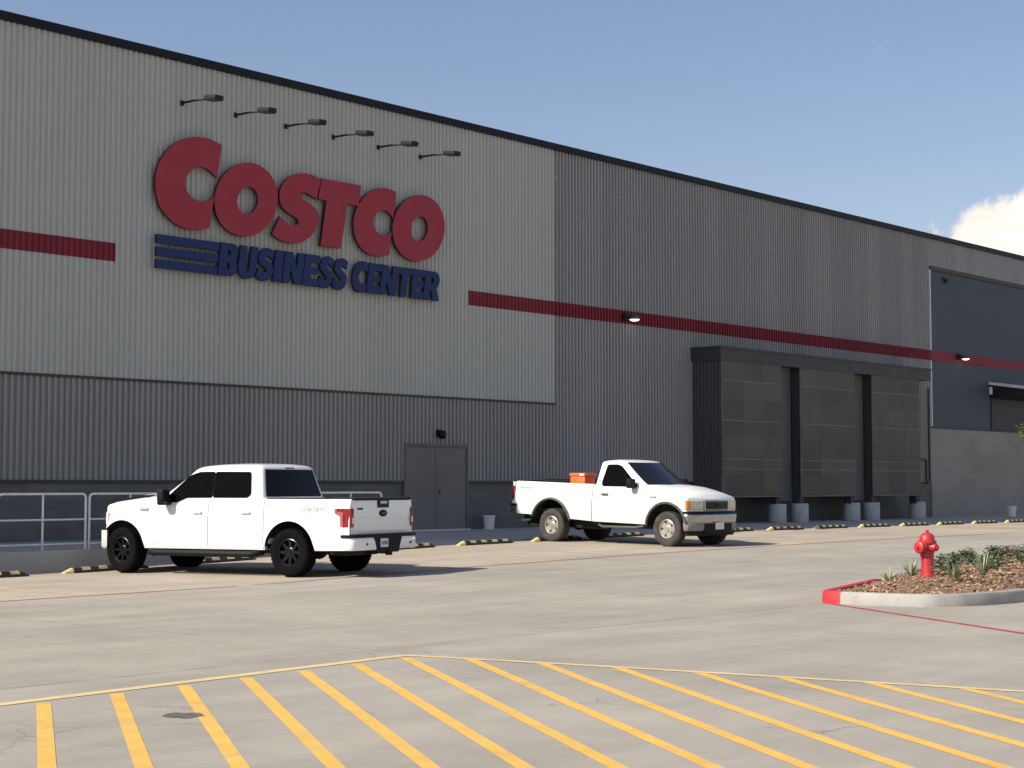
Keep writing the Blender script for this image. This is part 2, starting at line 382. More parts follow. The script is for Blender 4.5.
# footway along the wall: a high kerb on the left, flush with the lot on the right
def walk_front(X): return gz(X, WALK_Y) + .004 + (.31 - gz(X, WALK_Y)) * (1 - sm(X, 24.5, 29.5))
wx = [-60, -20, 0] + [8 + i * 1.0 for i in range(70)] + [90, 130]
b = MB(); vs = []; fs = []
for x in wx:
    zf = walk_front(x); zb = .335 - .05 * sm(x, 36, 62)
    vs += [(x, WALK_Y, zf - .6), (x, WALK_Y, zf - .02), (x, WALK_Y + .02, zf), (x, 29.3, (zf + zb) / 2), (x, 31.4, zb)]
for i in range(len(wx) - 1):
    for j in range(4): fs.append((i * 5 + j, (i + 1) * 5 + j, (i + 1) * 5 + j + 1, i * 5 + j + 1))
b.add(vs, fs); tag(b.build('sidewalk', M['walk'], smooth=40), kind='structure')

# painted lines: thin sheets 4 mm over the lot
def strip(b, p, q, w, n=44, lift=.0025, endcut=None):
    p = Vector(p); q = Vector(q); d = (q - p).normalized(); nn = Vector((-d.y, d.x)) * w / 2
    vs = []
    for i in range(n + 1):
        c = p + (q - p) * i / n
        for s_ in (1, -1):
            a = c + nn * s_; vs.append((a.x, a.y, gz(a.x, a.y) + lift))
    b.add(vs, [(2 * i, 2 * i + 1, 2 * i + 3, 2 * i + 2) for i in range(n)])
hb = MB()
corner = Vector((10.80, 10.84))
def hdir(k): return Vector((-(.637 + .0055 * k), -1)).normalized()
for k in range(-3, 7):                                   # stripes that start on the edge along the aisle
    X = 6.76 + .650 * k; dirh = hdir(k); p = Vector((X, 10.40 + .07 * (X - 6.4) / .65 * .6))
    strip(hb, p, p + dirh * 13, .102)
for k in range(0, 14):                                   # stripes that start on the edge that turns towards the viewer
    dirh = hdir(min(7 + k, 9)); p = Vector((10.96 + .155 * k, 10.17 - .71 * k)); strip(hb, p, p + dirh * (13 if k < 6 else 10), .102)
tag(hb.build('hatch_markings', M['line_yellow'], recalc=False), kind='structure')
eb = MB(); strip(eb, (-4, 9.9), corner, .135, 60, .004); strip(eb, corner + Vector((.02, 0)), (14.0, -4.2), .10, 60, .004)
tag(eb.build('hatch_border_lines', M['line_pale'], recalc=False), kind='structure')
rb = MB(); strip(rb, (-30, 20.55), (90, 20.95), .11, 120)
tag(rb.build('worn_fire_lane_line', M['line_red_worn'], recalc=False), kind='structure')
rb = MB(); strip(rb, (19.20, 11.42), (9.0, -4.0), .10, 40)
tag(rb.build('fire_lane_line', M['line_red'], recalc=False), kind='structure')
yb = MB()
for i in range(-12, 9):
    X = 40.72 + 2.6 * i - .39; strip(yb, (X, 20.95), (X, 25.9), .1, 10)
tag(yb.build('stall_lines', M['line_worn'], recalc=False), kind='structure')
# an old oil stain in the hatching
b = MB(); c0 = (6.98, 9.12); pts = []
for k in range(22):
    a = 2 * math.pi * k / 22; r = .11 + .06 * mnoise.noise(Vector((math.cos(a) * 1.7, math.sin(a) * 1.7, 4)))
    pts.append((c0[0] + math.cos(a) * r * 1.1, c0[1] + math.sin(a) * r * 1.5, .003))
b.add(pts, [tuple(range(22))]); tag(b.build('oil_stain', mat('oil_stain', (.115, .10, .082), .8, var=.4, scale=18), recalc=False), kind='structure')

# ------------------------------------------------------------------ the warehouse
YW = 31.2; XL, XR = -34., 118.
bld = thing('warehouse', 'huge flat-roofed grey metal-clad warehouse with dark roof edge and red stripe', 'building', (0, YW, 0))
def W(b, name, m, **k):
    o = b.build(name, m, bld, **k); o.location = (0, -YW, 0); return o
def ribs(b, x0, x1, z0, z1, pitch=.15, d=.04, off=0., y=YW, prof=((0, 0), (.36, 0), (.43, 1), (.93, 1))):
    xs = []; n0 = math.floor(x0 / pitch)
    i = n0
    pts = []
    while i * pitch < x1:
        for u, v in prof:
            x = (i + u) * pitch
            if x0 < x < x1: pts.append((x, y + v * d - off))
        i += 1
    def yat(x):
        u = (x / pitch) % 1
        ps = list(prof) + [(1, 0)]
        for (u0, v0), (u1, v1) in zip(ps, ps[1:]):
            if u0 <= u <= u1: return y + (v0 + (v1 - v0) * (u - u0) / (u1 - u0)) * d - off
        return y - off
    pts = [(x0, yat(x0))] + pts + [(x1, yat(x1))]
    vs = [(x, yy, z) for x, yy in pts for z in (z0, z1)]
    b.add(vs, [(2 * k, 2 * k + 2, 2 * k + 3, 2 * k + 1) for k in range(len(pts) - 1)])
XE = 37.32; XD = 60.75; ZT = 11.48
b = MB(); ribs(b, XL, XE, 3.95, ZT, .15, .036, prof=((0, 0), (.45, 0), (.60, 1), (.85, 1))); W(b, 'light_cladding', M['wall_light'], recalc=False)
b = MB(); ribs(b, XL, 31.05, 1.66, 3.90, .152, .055); ribs(b, 31.05, 33.56, 2.66, 3.90, .152, .055); ribs(b, 33.56, XE, 1.66, 3.90, .152, .055)
W(b, 'lower_cladding', M['wall_low'], recalc=False)
b = MB(); ribs(b, XE, XD, 1.66, ZT, .152, .055); ribs(b, XD, XR, 10.36, ZT, .152, .03); W(b, 'grey_cladding', M['wall_dark'], recalc=False)
b = MB(); b.box(XD + .06, XR, YW + .05, YW + .3, 3.86, 10.2); W(b, 'slate_panel', M['wall_blue'])
b = MB(); b.box(XD + .0, XD + .06, YW - .02, YW + .29, 3.9, 10.2); W(b, 'corner_flashing', M['galv'])
b = MB(); b.box(XL, XD, YW + .06, YW + .3, .0, 1.62); W(b, 'block_base', M['block_dark'])
b = MB(); b.box(XD, XR, YW + .02, YW + .3, .0, 3.82); W(b, 'block_wall', M['block_grey'])
b = MB()
b.box(XL, 31.0, YW - .01, YW + .2, 1.60, 1.662); b.box(33.6, 59.9, YW - .01, YW + .2, 1.60, 1.662)
b.box(XL, XE + .02, YW - .015, YW + .2, 3.895, 3.955)
b.box(XD + .06, XR, YW + .0, YW + .2, 3.815, 3.865); b.box(XD + .05, XR, YW - .01, YW + .2, 10.2, 10.36)
W(b, 'flashing', M['trim_grey'])
b = MB(); b.box(XL, XR, YW - .07, YW + .35, ZT - .02, ZT + .17); W(b, 'roof_edge', M['trim_dark'])
b = MB(); b.box(XL + .02, XR - .02, YW + .30, YW + 70, -.5, 11.3); W(b, 'wall', M['wall_dark'])
b = MB(); b.box(XL + .3, XR - .3, YW + .36, YW + 69, 11.3, 11.45); W(b, 'roof', M['roof'])
b = MB(); ribs(b, XL, 21.86, 6.57, 6.985, .15, .036, .012, prof=((0, 0), (.45, 0), (.60, 1), (.85, 1)))
b.box(21.862, 21.875, YW - .014, YW + .03, 6.57, 6.985)
W(b, 'red_stripe', M['stripe'], recalc=False)
b = MB(); ribs(b, 33.58, XE, 6.54, 6.95, .15, .036, .012, prof=((0, 0), (.45, 0), (.60, 1), (.85, 1))); ribs(b, XE, XD, 6.54, 6.95, .152, .055, .012)
b.box(XD + .062, XR, YW + .038, YW + .06, 6.54, 6.95); b.box(XD, XD + .06, YW - .032, YW + .0, 6.54, 6.95)
W(b, 'red_stripe', M['stripe'], recalc=False)
# service door
fr = MB(); fr.box(31.05, 31.13, YW - .015, YW + .2, .2, 2.66); fr.box(33.48, 33.56, YW - .015, YW + .2, .2, 2.66); fr.box(31.13, 33.48, YW - .015, YW + .2, 2.57, 2.66)
dr = W(fr, 'door', M['door_frame'])
def D(b, name, m): return b.build(name, m, dr)
for x0, x1 in ((31.135, 32.27), (32.31, 33.475)):
    b = MB(); b.box(x0, x1, YW + .012, YW + .06, .345, 2.565); D(b, 'door_leaf', M['door'])
b = MB(); b.box(32.27, 32.33, YW - .003, YW + .01, .345, 2.565); D(b, 'astragal', M['door'])
b = MB(); b.rbox(32.40, 32.45, YW - .04, YW + .012, 1.30, 1.42, .008); D(b, 'handle', M['door_frame'])
b = MB(); b.box(31.0, 33.6, YW - .06, YW + .1, .30, .352); D(b, 'threshold', M['galv'])
# conduit at the block wall
b = MB(); xc = 60.44
b.tube([(xc, YW - .06, 5.4), (xc, YW - .06, 1.75), (xc - .06, YW - .06, 1.66), (xc - .22, YW - .06, 1.66), (xc - .28, YW - .06, 1.75), (xc - .28, YW - .06, 2.5), (xc - .40, YW - .06, 2.58), (xc - 1.0, YW - .06, 2.58)], .038, 8)
W(b, 'drain_pipe', M['grey_plastic'], smooth=40)

# screened bay against the wall
YF = 30.08; x0, x1 = 44.25, 58.5
bay = thing('screen_bay', 'dark flat-roofed bay with three tall perforated metal screens on the wall', 'enclosure', (51, YF, .25))
def B(b, name, m, **k):
    o = b.build(name, m, bay, **k); o.location = (-51, -YF, -.25); return o
b = MB(); b.box(x0 - .03, x1, YF - .03, YW + .02, 5.56, 5.96); b.box(x0 - .06, x1 + .03, YF - .06, YW + .02, 5.96, 6.02); B(b, 'canopy', M['trim_grey'])
b = MB()
for i in range(8): pass
n = 8
ys = [YF + .02 + (YW - .02 - YF) * k / n for k in range(n + 1)]
vs = []
for k in range(n):
    for u, v in ((0, 0), (.45, 0), (.55, 1), (.9, 1)):
        yy = ys[k] + (ys[1] - ys[0]) * u; vs += [(x0 + v * .045, yy, .40), (x0 + v * .045, yy, 5.56)]
b.add(vs, [(2 * k, 2 * k + 2, 2 * k + 3, 2 * k + 1) for k in range(len(vs) // 2 - 1)]); b.box(x0 + .05, x0 + .1, YF + .02, YW, .4, 5.56); B(b, 'side_cladding', M['bay_side'], recalc=False)
for a, c in ((44.27, 47.84), (49.03, 52.75), (53.96, 57.62)):
    b = MB(); b.box(a, c, YF, YF + .03, 1.15, 5.56)
    p = B(b, 'screen', M['perf'])
    b = MB()
    for z in (1.16, 2.06, 2.38, 3.63, 4.92): b.box(a, c, YF - .007, YF - .001, z, z + .022)
    f = b.build('seam', M['seam'], p)
    b = MB()
    for i in (1, 2): b.box(a + (c - a) * i / 3 - .008, a + (c - a) * i / 3 + .008, YF - .005, YF - .001, 1.16, 5.54)
    f = b.build('upright_seam', M['grey_plastic'], p)
for xx in (47.70, 49.17, 52.60, 54.10, 57.48):
    b = MB(); b.box(xx - .14, xx + .14, YF + .06, YF + .34, .86, 5.56); B(b, 'column', M['column'])
b = MB(); b.box(x0 + .12, x1 - .9, YW - .06, YW - .03, .30, 5.5); B(b, 'back_panel', M['bay_side'])
for a, c in ((47.85, 49.02), (52.76, 53.95)):
    b = MB(); b.box(a, c, YF + .36, YF + .39, 1.0, 5.56); B(b, 'gap_shade_panel', M['gap_shade'])  # added sheets that set the shade tone of the open gaps
# concrete piers under its columns
p0 = None
lab = ['grey concrete pier under the left screen, leftmost of the piers', 'grey concrete pier between left and middle screen, second from the left',
       'grey concrete pier under the right end of the middle screen', 'grey concrete pier under the left end of the right screen', 'grey concrete pier below the right screen, nearest the block wall']
for i, xx in enumerate((47.84, 49.25, 52.76, 54.18, 57.70)):
    if p0 is None:
        b = MB(); b.lathe([(.295, 0), (.31, .03), (.31, .62), (.295, .65), (.0, .655)], 28)
        p0 = b.build('concrete_pier', M['pier'], smooth=40); tag(p0, lab[0], 'pier', 'concrete piers under the screened bay'); o = p0
    else: o = p0.copy(); COL.objects.link(o); o['label'] = lab[i]
    o.location = (xx, YF + .2, .265)

# canopy on the slate wall, with its shade below as a dark sheet
aw = thing('wall_canopy', 'dark sloping metal canopy on the slate wall at the right', 'canopy', (67.5, YW, 5.5))
b = MB(); T = Matrix.Translation((0, 0, 0))
b.add([(-1.45, .06, .42), (2.5, .06, .42), (2.5, -1.7, .16), (-1.45, -1.7, .16), (-1.45, .06, .30), (2.5, .06, .30), (2.5, -1.7, .04), (-1.45, -1.7, .04)],
      [(0, 1, 2, 3), (4, 7, 6, 5), (0, 3, 7, 4), (1, 5, 6, 2), (3, 2, 6, 7), (0, 4, 5, 1)])
b.build('canopy_roof', M['galv'], aw)
b = MB(); b.add([(-1.40, .05, .295), (2.45, .05, .295), (2.45, -1.65, .04), (-1.40, -1.65, .04), (-1.40, .05, -.30), (2.45, .05, -.30), (2.45, -1.62, -.02), (-1.40, -1.62, -.02)],
      [(0, 1, 2, 3), (4, 7, 6, 5), (0, 3, 7, 4), (1, 5, 6, 2), (3, 2, 6, 7), (0, 4, 5, 1)]); b.build('soffit', M['dark_steel'], aw)
b = MB(); b.rbox(-1.50, -1.42, -.10, .02, -.12, .2, .01); b.build('bracket', M['galv'], aw)

b = MB(); b.box(-1.3, 6, -.0, .045, -1.62, .0); b.build('canopy_shade_panel', M['canopy_shade'], aw)  # dark sheet standing in for the shade on the wall under the canopy
# lamps on long arms above the sign
L0 = None
names = ['first from the left, above the big letter C', 'second from the left, above the first round letter', 'third from the left, above the letter S', 'fourth from the left, above the letter T',
         'fifth from the left, above the second letter C', 'last at the right end of the row']
for i in range(6):
    xx = 23.68 + 1.590 * i
    if L0 is None:
        L0 = thing('sign_lamp', 'black sign floodlight on arm, ' + names[0], 'sign lamp', (xx, YW, 10.49), 0, 'floodlights on arms over the wall sign')
        b = MB(); b.rbox(-.045, .045, -.04, .0, -.06, .06, .01); b.build('wall_plate', M['dark_steel'], L0)
        b = MB(); b.tube([(0, -.03, 0), (0, -.5, -.01), (0, -1.0, -.06), (0, -1.2, -.08)], [.028, .026, .018, .018], 8); b.build('arm', M['dark_steel'], L0, smooth=40)
        T = Matrix.Translation((0, -1.18, -.085)) @ Matrix.Rotation(R_(7), 4, 'X')
        b = MB(); b.rbox(-.13, .13, -.21, .21, -.035, .085, .02, 2, T=T); h = b.build('lamp_head', M['dark_steel'], L0, smooth=40)
        b = MB(); b.box(-.11, .11, -.18, .18, -.042, -.036, T=T); b.build('lens', M['grey_plastic'], h)
    else: dup(L0, (xx, YW, 10.49 - .017 * i), label='black sign floodlight on arm, ' + names[i])
# wall packs on the stripe (lit)
def wallpack(x, z, y, label):
    t = thing('wall_light', label, 'wall lamp', (x, y, z), 0, 'lit lamps on the red stripe')
    b = MB(); b.rbox(-.22, .04, -.16, .04, -.10, .13, .03); b.build('housing', M['dark_steel'], t, smooth=40)
    b = MB(); b.lathe([(.17, 0), (.165, .05), (.13, .10), (.06, .135), (0, .145)], 20, Matrix.Translation((.07, -.27, -.06))); b.build('hood', M['grey_plastic'], t, smooth=50)
    b = MB(); b.lathe([(0, -.055), (.08, -.045), (.135, -.02), (.155, .0), (.155, .004)], 20, Matrix.Translation((.07, -.27, -.07)))
    b.build('lens', M['lamp_glow'], t, smooth=60)
wallpack(40.75, 6.73, YW, 'small lit wall lamp on the red stripe above the white single-cab truck')
wallpack(63.3, 6.80, YW + .04, 'small lit wall lamp on the red stripe over the slate panel at right')
sl = thing('security_light', 'small black dome light on the ribbed wall above the grey double door', 'wall lamp', (32.40, YW, 2.93))
b = MB(); b.rbox(-.12, .04, -.06, .0, -.07, .12, .015); b.build('housing', M['gloss_black'], sl)
b = MB(); b.lathe([(.0, -.13), (.08, -.11), (.12, -.05), (.125, .03), (.09, .09), (0, .11)], 20, Matrix.Translation((-.03, -.14, -.01))); b.build('dome', M['gloss_black'], sl, smooth=60)
cm = thing('security_camera', 'tiny dark camera high on the slate wall panel at right', 'camera', (62.0, YW + .05, 9.93)); cm.scale = (.6, .6, .6)
b = MB(); b.rbox(-.09, .05, -.06, 0, -.0, .14, .01); b.build('bracket', M['dark_steel'], cm)
b = MB(); b.rbox(-.02, .36, -.26, -.10, -.26, .0, .03); b.tube([(0, -.03, .06), (.12, -.16, -.08)], .03, 6); b.build('camera_body', M['dark_steel'], cm)

# ------------------------------------------------------------------ the sign
sign = thing('store_sign', 'big red slanted letters over smaller blue letters with three blue bars on light wall', 'sign', (27.5, YW, 6.5))
def curve_part(name, loops, y_front, depth, m_face, m_edge):
    cu = bpy.data.curves.new(name, 'CURVE'); cu.dimensions = '2D'; cu.fill_mode = 'BOTH'; cu.extrude = depth / 2
    for lp in loops:
        sp = cu.splines.new('POLY'); sp.points.add(len(lp) - 1); sp.use_cyclic_u = True
        for p, q in zip(sp.points, lp): p.co = (q[0], q[1], 0, 1)
    tmp = bpy.data.objects.new(name, cu); me = bpy.data.meshes.new_from_object(tmp); bpy.data.objects.remove(tmp); bpy.data.curves.remove(cu)
    me.transform(Matrix.Translation((0, y_front + depth / 2, 0)) @ Matrix.Rotation(R_(90), 4, 'X'))
    bm = bmesh.new(); bm.from_mesh(me); bmesh.ops.remove_doubles(bm, verts=bm.verts, dist=1e-4); bmesh.ops.recalc_face_normals(bm, faces=bm.faces); bm.to_mesh(me); bm.free()
    me.materials.clear(); me.materials.append(m_face); me.materials.append(m_edge); me.update()
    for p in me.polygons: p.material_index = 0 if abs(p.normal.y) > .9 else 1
    me.name = name
    o = bpy.data.objects.new(name, me); COL.objects.link(o); o.parent = sign; o.location = (-27.5, -YW, -6.5)
    return o
C1 = [(24.717, 9.62), (24.493, 9.699), (24.28, 9.727), (24.069, 9.724), (23.86, 9.691), (23.654, 9.628), (23.449, 9.532), (23.247, 9.386), (23.087, 9.228), (22.95, 9.024), (22.86, 8.828), (22.816, 8.622), (22.812, 8.39), (22.843, 8.195), (22.906, 8.005), (23.008, 7.852), (23.151, 7.72), (23.315, 7.616), (23.5, 7.538), (23.685, 7.506), (23.892, 7.503), (24.1, 7.524), (24.289, 7.563), (24.373, 7.6), (24.511, 8.375), (24.385, 8.28), (24.216, 8.217), (24.049, 8.202), (23.881, 8.238), (23.747, 8.332), (23.679, 8.457), (23.661, 8.573), (23.688, 8.711), (23.769, 8.841), (23.892, 8.943), (24.058, 9.018), (24.226, 9.019), (24.375, 8.962), (24.504, 8.877), (24.59, 8.831)]
S1 = [(27.877, 9.23), (27.687, 9.302), (27.491, 9.334), (27.258, 9.321), (27.027, 9.262), (26.819, 9.159), (26.668, 9.027), (26.568, 8.868), (26.521, 8.687), (26.534, 8.514), (26.6, 8.392), (26.733, 8.283), (26.905, 8.226), (27.047, 8.179), (27.147, 8.117), (27.155, 8.051), (27.079, 7.992), (26.945, 7.976), (26.793, 8.008), (26.66, 8.079), (26.546, 8.147), (26.297, 7.674), (26.458, 7.583), (26.666, 7.527), (26.893, 7.515), (27.122, 7.54), (27.314, 7.599), (27.507, 7.724), (27.661, 7.874), (27.777, 8.051), (27.823, 8.235), (27.794, 8.38), (27.714, 8.488), (27.576, 8.56), (27.42, 8.623), (27.265, 8.673), (27.206, 8.742), (27.225, 8.809), (27.301, 8.843), (27.437, 8.832), (27.574, 8.782), (27.732, 8.713)]
T1 = [(27.914, 9.276), (29.275, 9.282), (29.174, 8.737), (28.797, 8.737), (28.571, 7.564), (27.876, 7.552), (28.074, 8.739), (27.794, 8.734)]
C2 = [(30.548, 9.273), (30.375, 9.322), (30.159, 9.336), (29.946, 9.314), (29.735, 9.242), (29.525, 9.128), (29.338, 8.959), (29.174, 8.77), (29.072, 8.574), (29.012, 8.354), (29.014, 8.142), (29.056, 7.965), (29.161, 7.764), (29.328, 7.614), (29.537, 7.524), (29.747, 7.497), (30.001, 7.511), (30.214, 7.545), (30.291, 7.578), (30.373, 8.207), (30.232, 8.114), (30.082, 8.075), (29.912, 8.093), (29.793, 8.171), (29.72, 8.301), (29.719, 8.439), (29.773, 8.569), (29.887, 8.682), (30.035, 8.74), (30.206, 8.722), (30.336, 8.663), (30.431, 8.557)]
def smooth_loop(lp, it=2, sharp=R_(38)):
    """Round the traced outline between its true corners."""
    for _ in range(it):
        out = []; n = len(lp)
        def corner(i):
            a, c, e = (Vector(lp[(i + k) % n]) for k in (-1, 0, 1)); return (c - a).angle(e - c, 0) > sharp
        cs = [corner(i) for i in range(n)]
        for i in range(n):
            p, q = Vector(lp[i]), Vector(lp[(i + 1) % n])
            out.append(tuple(p if cs[i] else p * .75 + q * .25))
            if not cs[(i + 1) % n]: out.append(tuple(p * .25 + q * .75))
        lp = out; sharp *= .8 if it > 1 else 1
    return lp
def oval(cx, cz, rx, rz, k, n=64): return [(cx + rx * math.cos(2 * math.pi * i / n) + k * math.sin(2 * math.pi * i / n), cz + rz * math.sin(2 * math.pi * i / n)) for i in range(n)]
YS1 = 31.0
for lp in ([smooth_loop(C1)], [oval(25.493, 8.422, .958, .913, .165), oval(25.521, 8.402, .315, .338, .065)], [smooth_loop(S1)], [T1], [smooth_loop(C2)], [oval(31.405, 8.420, .976, .909, .165), oval(31.422, 8.405, .316, .339, .065)]):
    curve_part('red_letter', lp, YS1, .085, M['sign_red'], M['sign_red_edge'])
for z0, z1 in ((7.09, 7.29), (6.80, 7.005), (6.515, 6.715)):
    sh = .09 / .8
    curve_part('blue_bar', [[(22.87, z0), (24.60 + (z0 - 6.5) * sh, z0), (24.60 + (z1 - 6.5) * sh, z1), (22.87, z1)]], YS1, .085, M['sign_blue'], M['sign_blue_edge'])
def arc(cx, cy, rx, ry, a0, a1, n=12): return [(cx + rx * math.cos(R_(a0 + (a1 - a0) * i / n)), cy + ry * math.sin(R_(a0 + (a1 - a0) * i / n))) for i in range(n + 1)]
G = {}                                                   # heavy block letters in a unit box
G['B'] = [[(0, 0), (.58, 0)] + arc(.62, .27, .38, .27, -90, 70, 10) + [(.80, .53)] + arc(.60, .76, .36, .24, -40, 90, 10) + [(0, 1)],
          [(.40, .20), (.40, .40), (.52, .40)] + arc(.52, .30, .08, .10, 90, -90, 6), [(.40, .62), (.40, .80), (.50, .80)] + arc(.50, .71, .07, .09, 90, -90, 6)]
G['U'] = [[(0, 1), (0, .34)] + arc(.5, .34, .5, .36, 180, 360, 18) + [(1, 1), (.62, 1), (.62, .33)] + arc(.5, .33, .12, .12, 0, -180, 10) + [(.38, 1)]]
G['S'] = [[(.95, .93), (.72, 1.0), (.50, 1.03), (.25, .99), (.08, .86), (.03, .70), (.10, .55), (.28, .45), (.50, .39), (.60, .33), (.55, .26), (.40, .25), (.22, .30), (.06, .37), (.0, .09), (.20, .01), (.45, -.03), (.70, .0), (.90, .11), (.99, .29), (.95, .45), (.80, .55), (.58, .62), (.44, .68), (.46, .75), (.58, .77), (.75, .74), (.90, .68)]]
G['I'] = [[(0, 0), (1, 0), (1, 1), (0, 1)]]
G['N'] = [[(0, 0), (.33, 0), (.33, .52), (.62, 0), (1, 0), (1, 1), (.67, 1), (.67, .48), (.38, 1), (0, 1)]]
G['E'] = [[(0, 0), (1, 0), (1, .24), (.45, .24), (.45, .39), (.92, .39), (.92, .61), (.45, .61), (.45, .76), (1, .76), (1, 1), (0, 1)]]
G['C'] = [[(.97, .96), (.75, 1.02), (.5, 1.02)] + arc(.52, .5, .52, .52, 100, 262, 20) + [(.72, -.02), (.94, .03), (.94, .34), (.75, .27), (.6, .27)] + arc(.62, .5, .22, .23, 250, 110, 10) + [(.76, .73), (.97, .66)]]
G['T'] = [[(.30, 0), (.70, 0), (.70, .76), (1, .76), (1, 1), (0, 1), (0, .76), (.30, .76)]]
G['R'] = [[(0, 0), (.38, 0), (.38, .36), (.46, .36), (.62, 0), (1.04, 0), (.82, .40)] + arc(.58, .70, .40, .30, -40, 90, 12) + [(0, 1)], [(.38, .58), (.38, .79), (.50, .79)] + arc(.50, .685, .09, .105, 90, -90, 6)]
row = [('B', 24.64, 25.20), ('U', 25.23, 25.775), ('S', 25.80, 26.31), ('I', 26.335, 26.60), ('N', 26.635, 27.265), ('E', 27.295, 27.79), ('S', 27.80, 28.27), ('S', 28.285, 28.76),
       ('C', 28.95, 29.47), ('E', 29.485, 29.94), ('N', 29.96, 30.54), ('T', 30.53, 31.09), ('E', 31.10, 31.56), ('R', 31.58, 32.15)]
for i, (g, a, c) in enumerate(row):
    curve_part('blue_letter', [[(a + u * (c - a) + v * .10, 6.515 + v * .79) for u, v in (smooth_loop(lp, 1) if g == 'S' else lp)] for lp in G[g]], YS1 + .003 * (i % 2), .085, M['sign_blue'], M['sign_blue_edge'])

# ------------------------------------------------------------------ railings on the footway
ZR = .31
rl = None
rlab = ['galvanised railing panel at the left edge of the photo', 'galvanised railing panel partly hidden by the front of the crew-cab truck', 'galvanised railing panel hidden behind the crew-cab truck',
        'galvanised railing panel seen over the bed of the crew-cab truck', 'last railing panel, its rounded end showing above the crew-cab tailgate']
for i in range(5):
    X = 16.76 + 1.985 * i
    if rl is None:
        rl = thing('railing', rlab[0], 'railing', (X, 27.45, ZR), 0, 'galvanised railing panels along the footway')
        Lr = 1.90; H = 1.07; r = .08
        pts = [(0, 0, 0), (0, 0, H - r)] + [(r - r * math.cos(R_(a)), 0, H - r + r * math.sin(R_(a))) for a in (30, 60, 90)] + [(Lr - r, 0, H)] + [(Lr - r + r * math.sin(R_(a)), 0, H - r + r * math.cos(R_(a))) for a in (30, 60, 90)] + [(Lr, 0, 0)]
        b = MB(); b.tube(pts, .024, 10); b.build('outer_frame', M['galv'], rl, smooth=50)
        for z in (.58, .115): b = MB(); b.tube([(0, 0, z), (Lr, 0, z)], .019, 8); b.build('rail', M['galv'], rl, smooth=50)
        b = MB(); b.tube([(Lr / 2, 0, 0), (Lr / 2, 0, H)], .022, 8); b.build('post', M['galv'], rl, smooth=50)
    else: dup(rl, (X, 27.45, ZR), label=rlab[i])

# ------------------------------------------------------------------ wheel stops
ws = None
wl = {-10: 'cut off by the left edge of the photo', -9: 'touching the front tyre of the crew-cab truck', -8: 'seen beneath the middle of the crew-cab truck', -7: 'hidden behind the rear wheels of the crew-cab truck',
      -6: 'just right of the crew-cab truck rear bumper', -5: 'alone in the empty stall between the two trucks', -4: 'against the rear tyre of the single-cab truck', -3: 'in the shadow below the single-cab truck door',
      -2: 'hidden behind the front wheel of the single-cab truck', -1: 'just right of the single-cab truck front bumper', 0: 'in front of the two left concrete piers', 1: 'in front of the gap between left and middle piers',
      2: 'in front of the middle pair of piers', 3: 'in front of the rightmost pier, just above the hydrant cap', 4: 'by the block wall, first right of the hydrant cap', 5: 'by the block wall, second right of the hydrant cap', 6: 'below the white bucket at the right edge'}
for i in range(-10, 7):
    X = 40.72 + 2.6 * i + .91
    if ws is None:
        b = MB(); n = 10; Lw = 1.83; S = [(-.075, 0), (-.065, .05), (-.035, .10), (.035, .10), (.065, .05), (.075, 0)]
        xs = [-Lw / 2 + Lw * k / n for k in range(n + 1)]
        for k in range(n):
            a, c = xs[k], xs[k + 1]; ra = .35 if k == 0 else 1; rc = .35 if k == n - 1 else 1
            vs = [(a if (k or z > 0.01) and k else a, y * (1 if k else .9), z * ra) for y, z in S] + [(c, y, z * rc) for y, z in S]
            
            for j in range(5): b.add([vs[j], vs[j + 1], vs[j + 7], vs[j + 6]], [(0, 1, 2, 3)], 1 if (k and j in (0, 4)) else k % 2)
            if k == 0: b.add(vs[:6], [tuple(range(6))], 0)
            if k == n - 1: b.add(vs[6:], [tuple(range(6))], 1)
        ws = b.build('wheel_stop', [M['yellow'], M['rubber']], bevel=0.0); o = ws; tag(o, None, 'wheel stop', 'black and yellow wheel stops along the wall')
    else: o = ws.copy(); COL.objects.link(o)
    dz = (gz(X + .9, 26.1) - gz(X - .9, 26.1)) / 1.8
    o.location = (X, 26.1 + random.uniform(-.04, .04), gz(X, 26.1) + .002); o.rotation_euler = (0, -math.atan(dz), random.uniform(-.015, .015))
    o['label'] = 'black and yellow wheel stop ' + wl[i]

# ------------------------------------------------------------------ buckets
def bucket(loc, label, s=1.):
    t = thing('bucket', label, 'bucket', loc, 0, 'white buckets standing by the wall')
    b = MB(); b.lathe([(.0, .0), (.135 * s, .0), (.165 * s, .345 * s), (.178 * s, .35 * s), (.178 * s, .385 * s), (.168 * s, .385 * s), (.16 * s, .36 * s), (0, .36 * s)], 24); b.build('pail', M['bucket'], t, smooth=40)
    b = MB(); b.tube([(.17 * s * math.cos(R_(a)), -.02 - .15 * s * math.sin(R_(a)) * .5, .30 * s - .12 * s * math.sin(R_(a))) for a in range(0, 181, 20)], .005, 6); b.build('handle', M['galv'], t)
bucket((34.12, 30.93, .325), 'white plastic bucket on the footway between the two trucks')
bucket((63.6, 29.2, .27), 'white plastic bucket by the block wall at the right edge', 1.12)

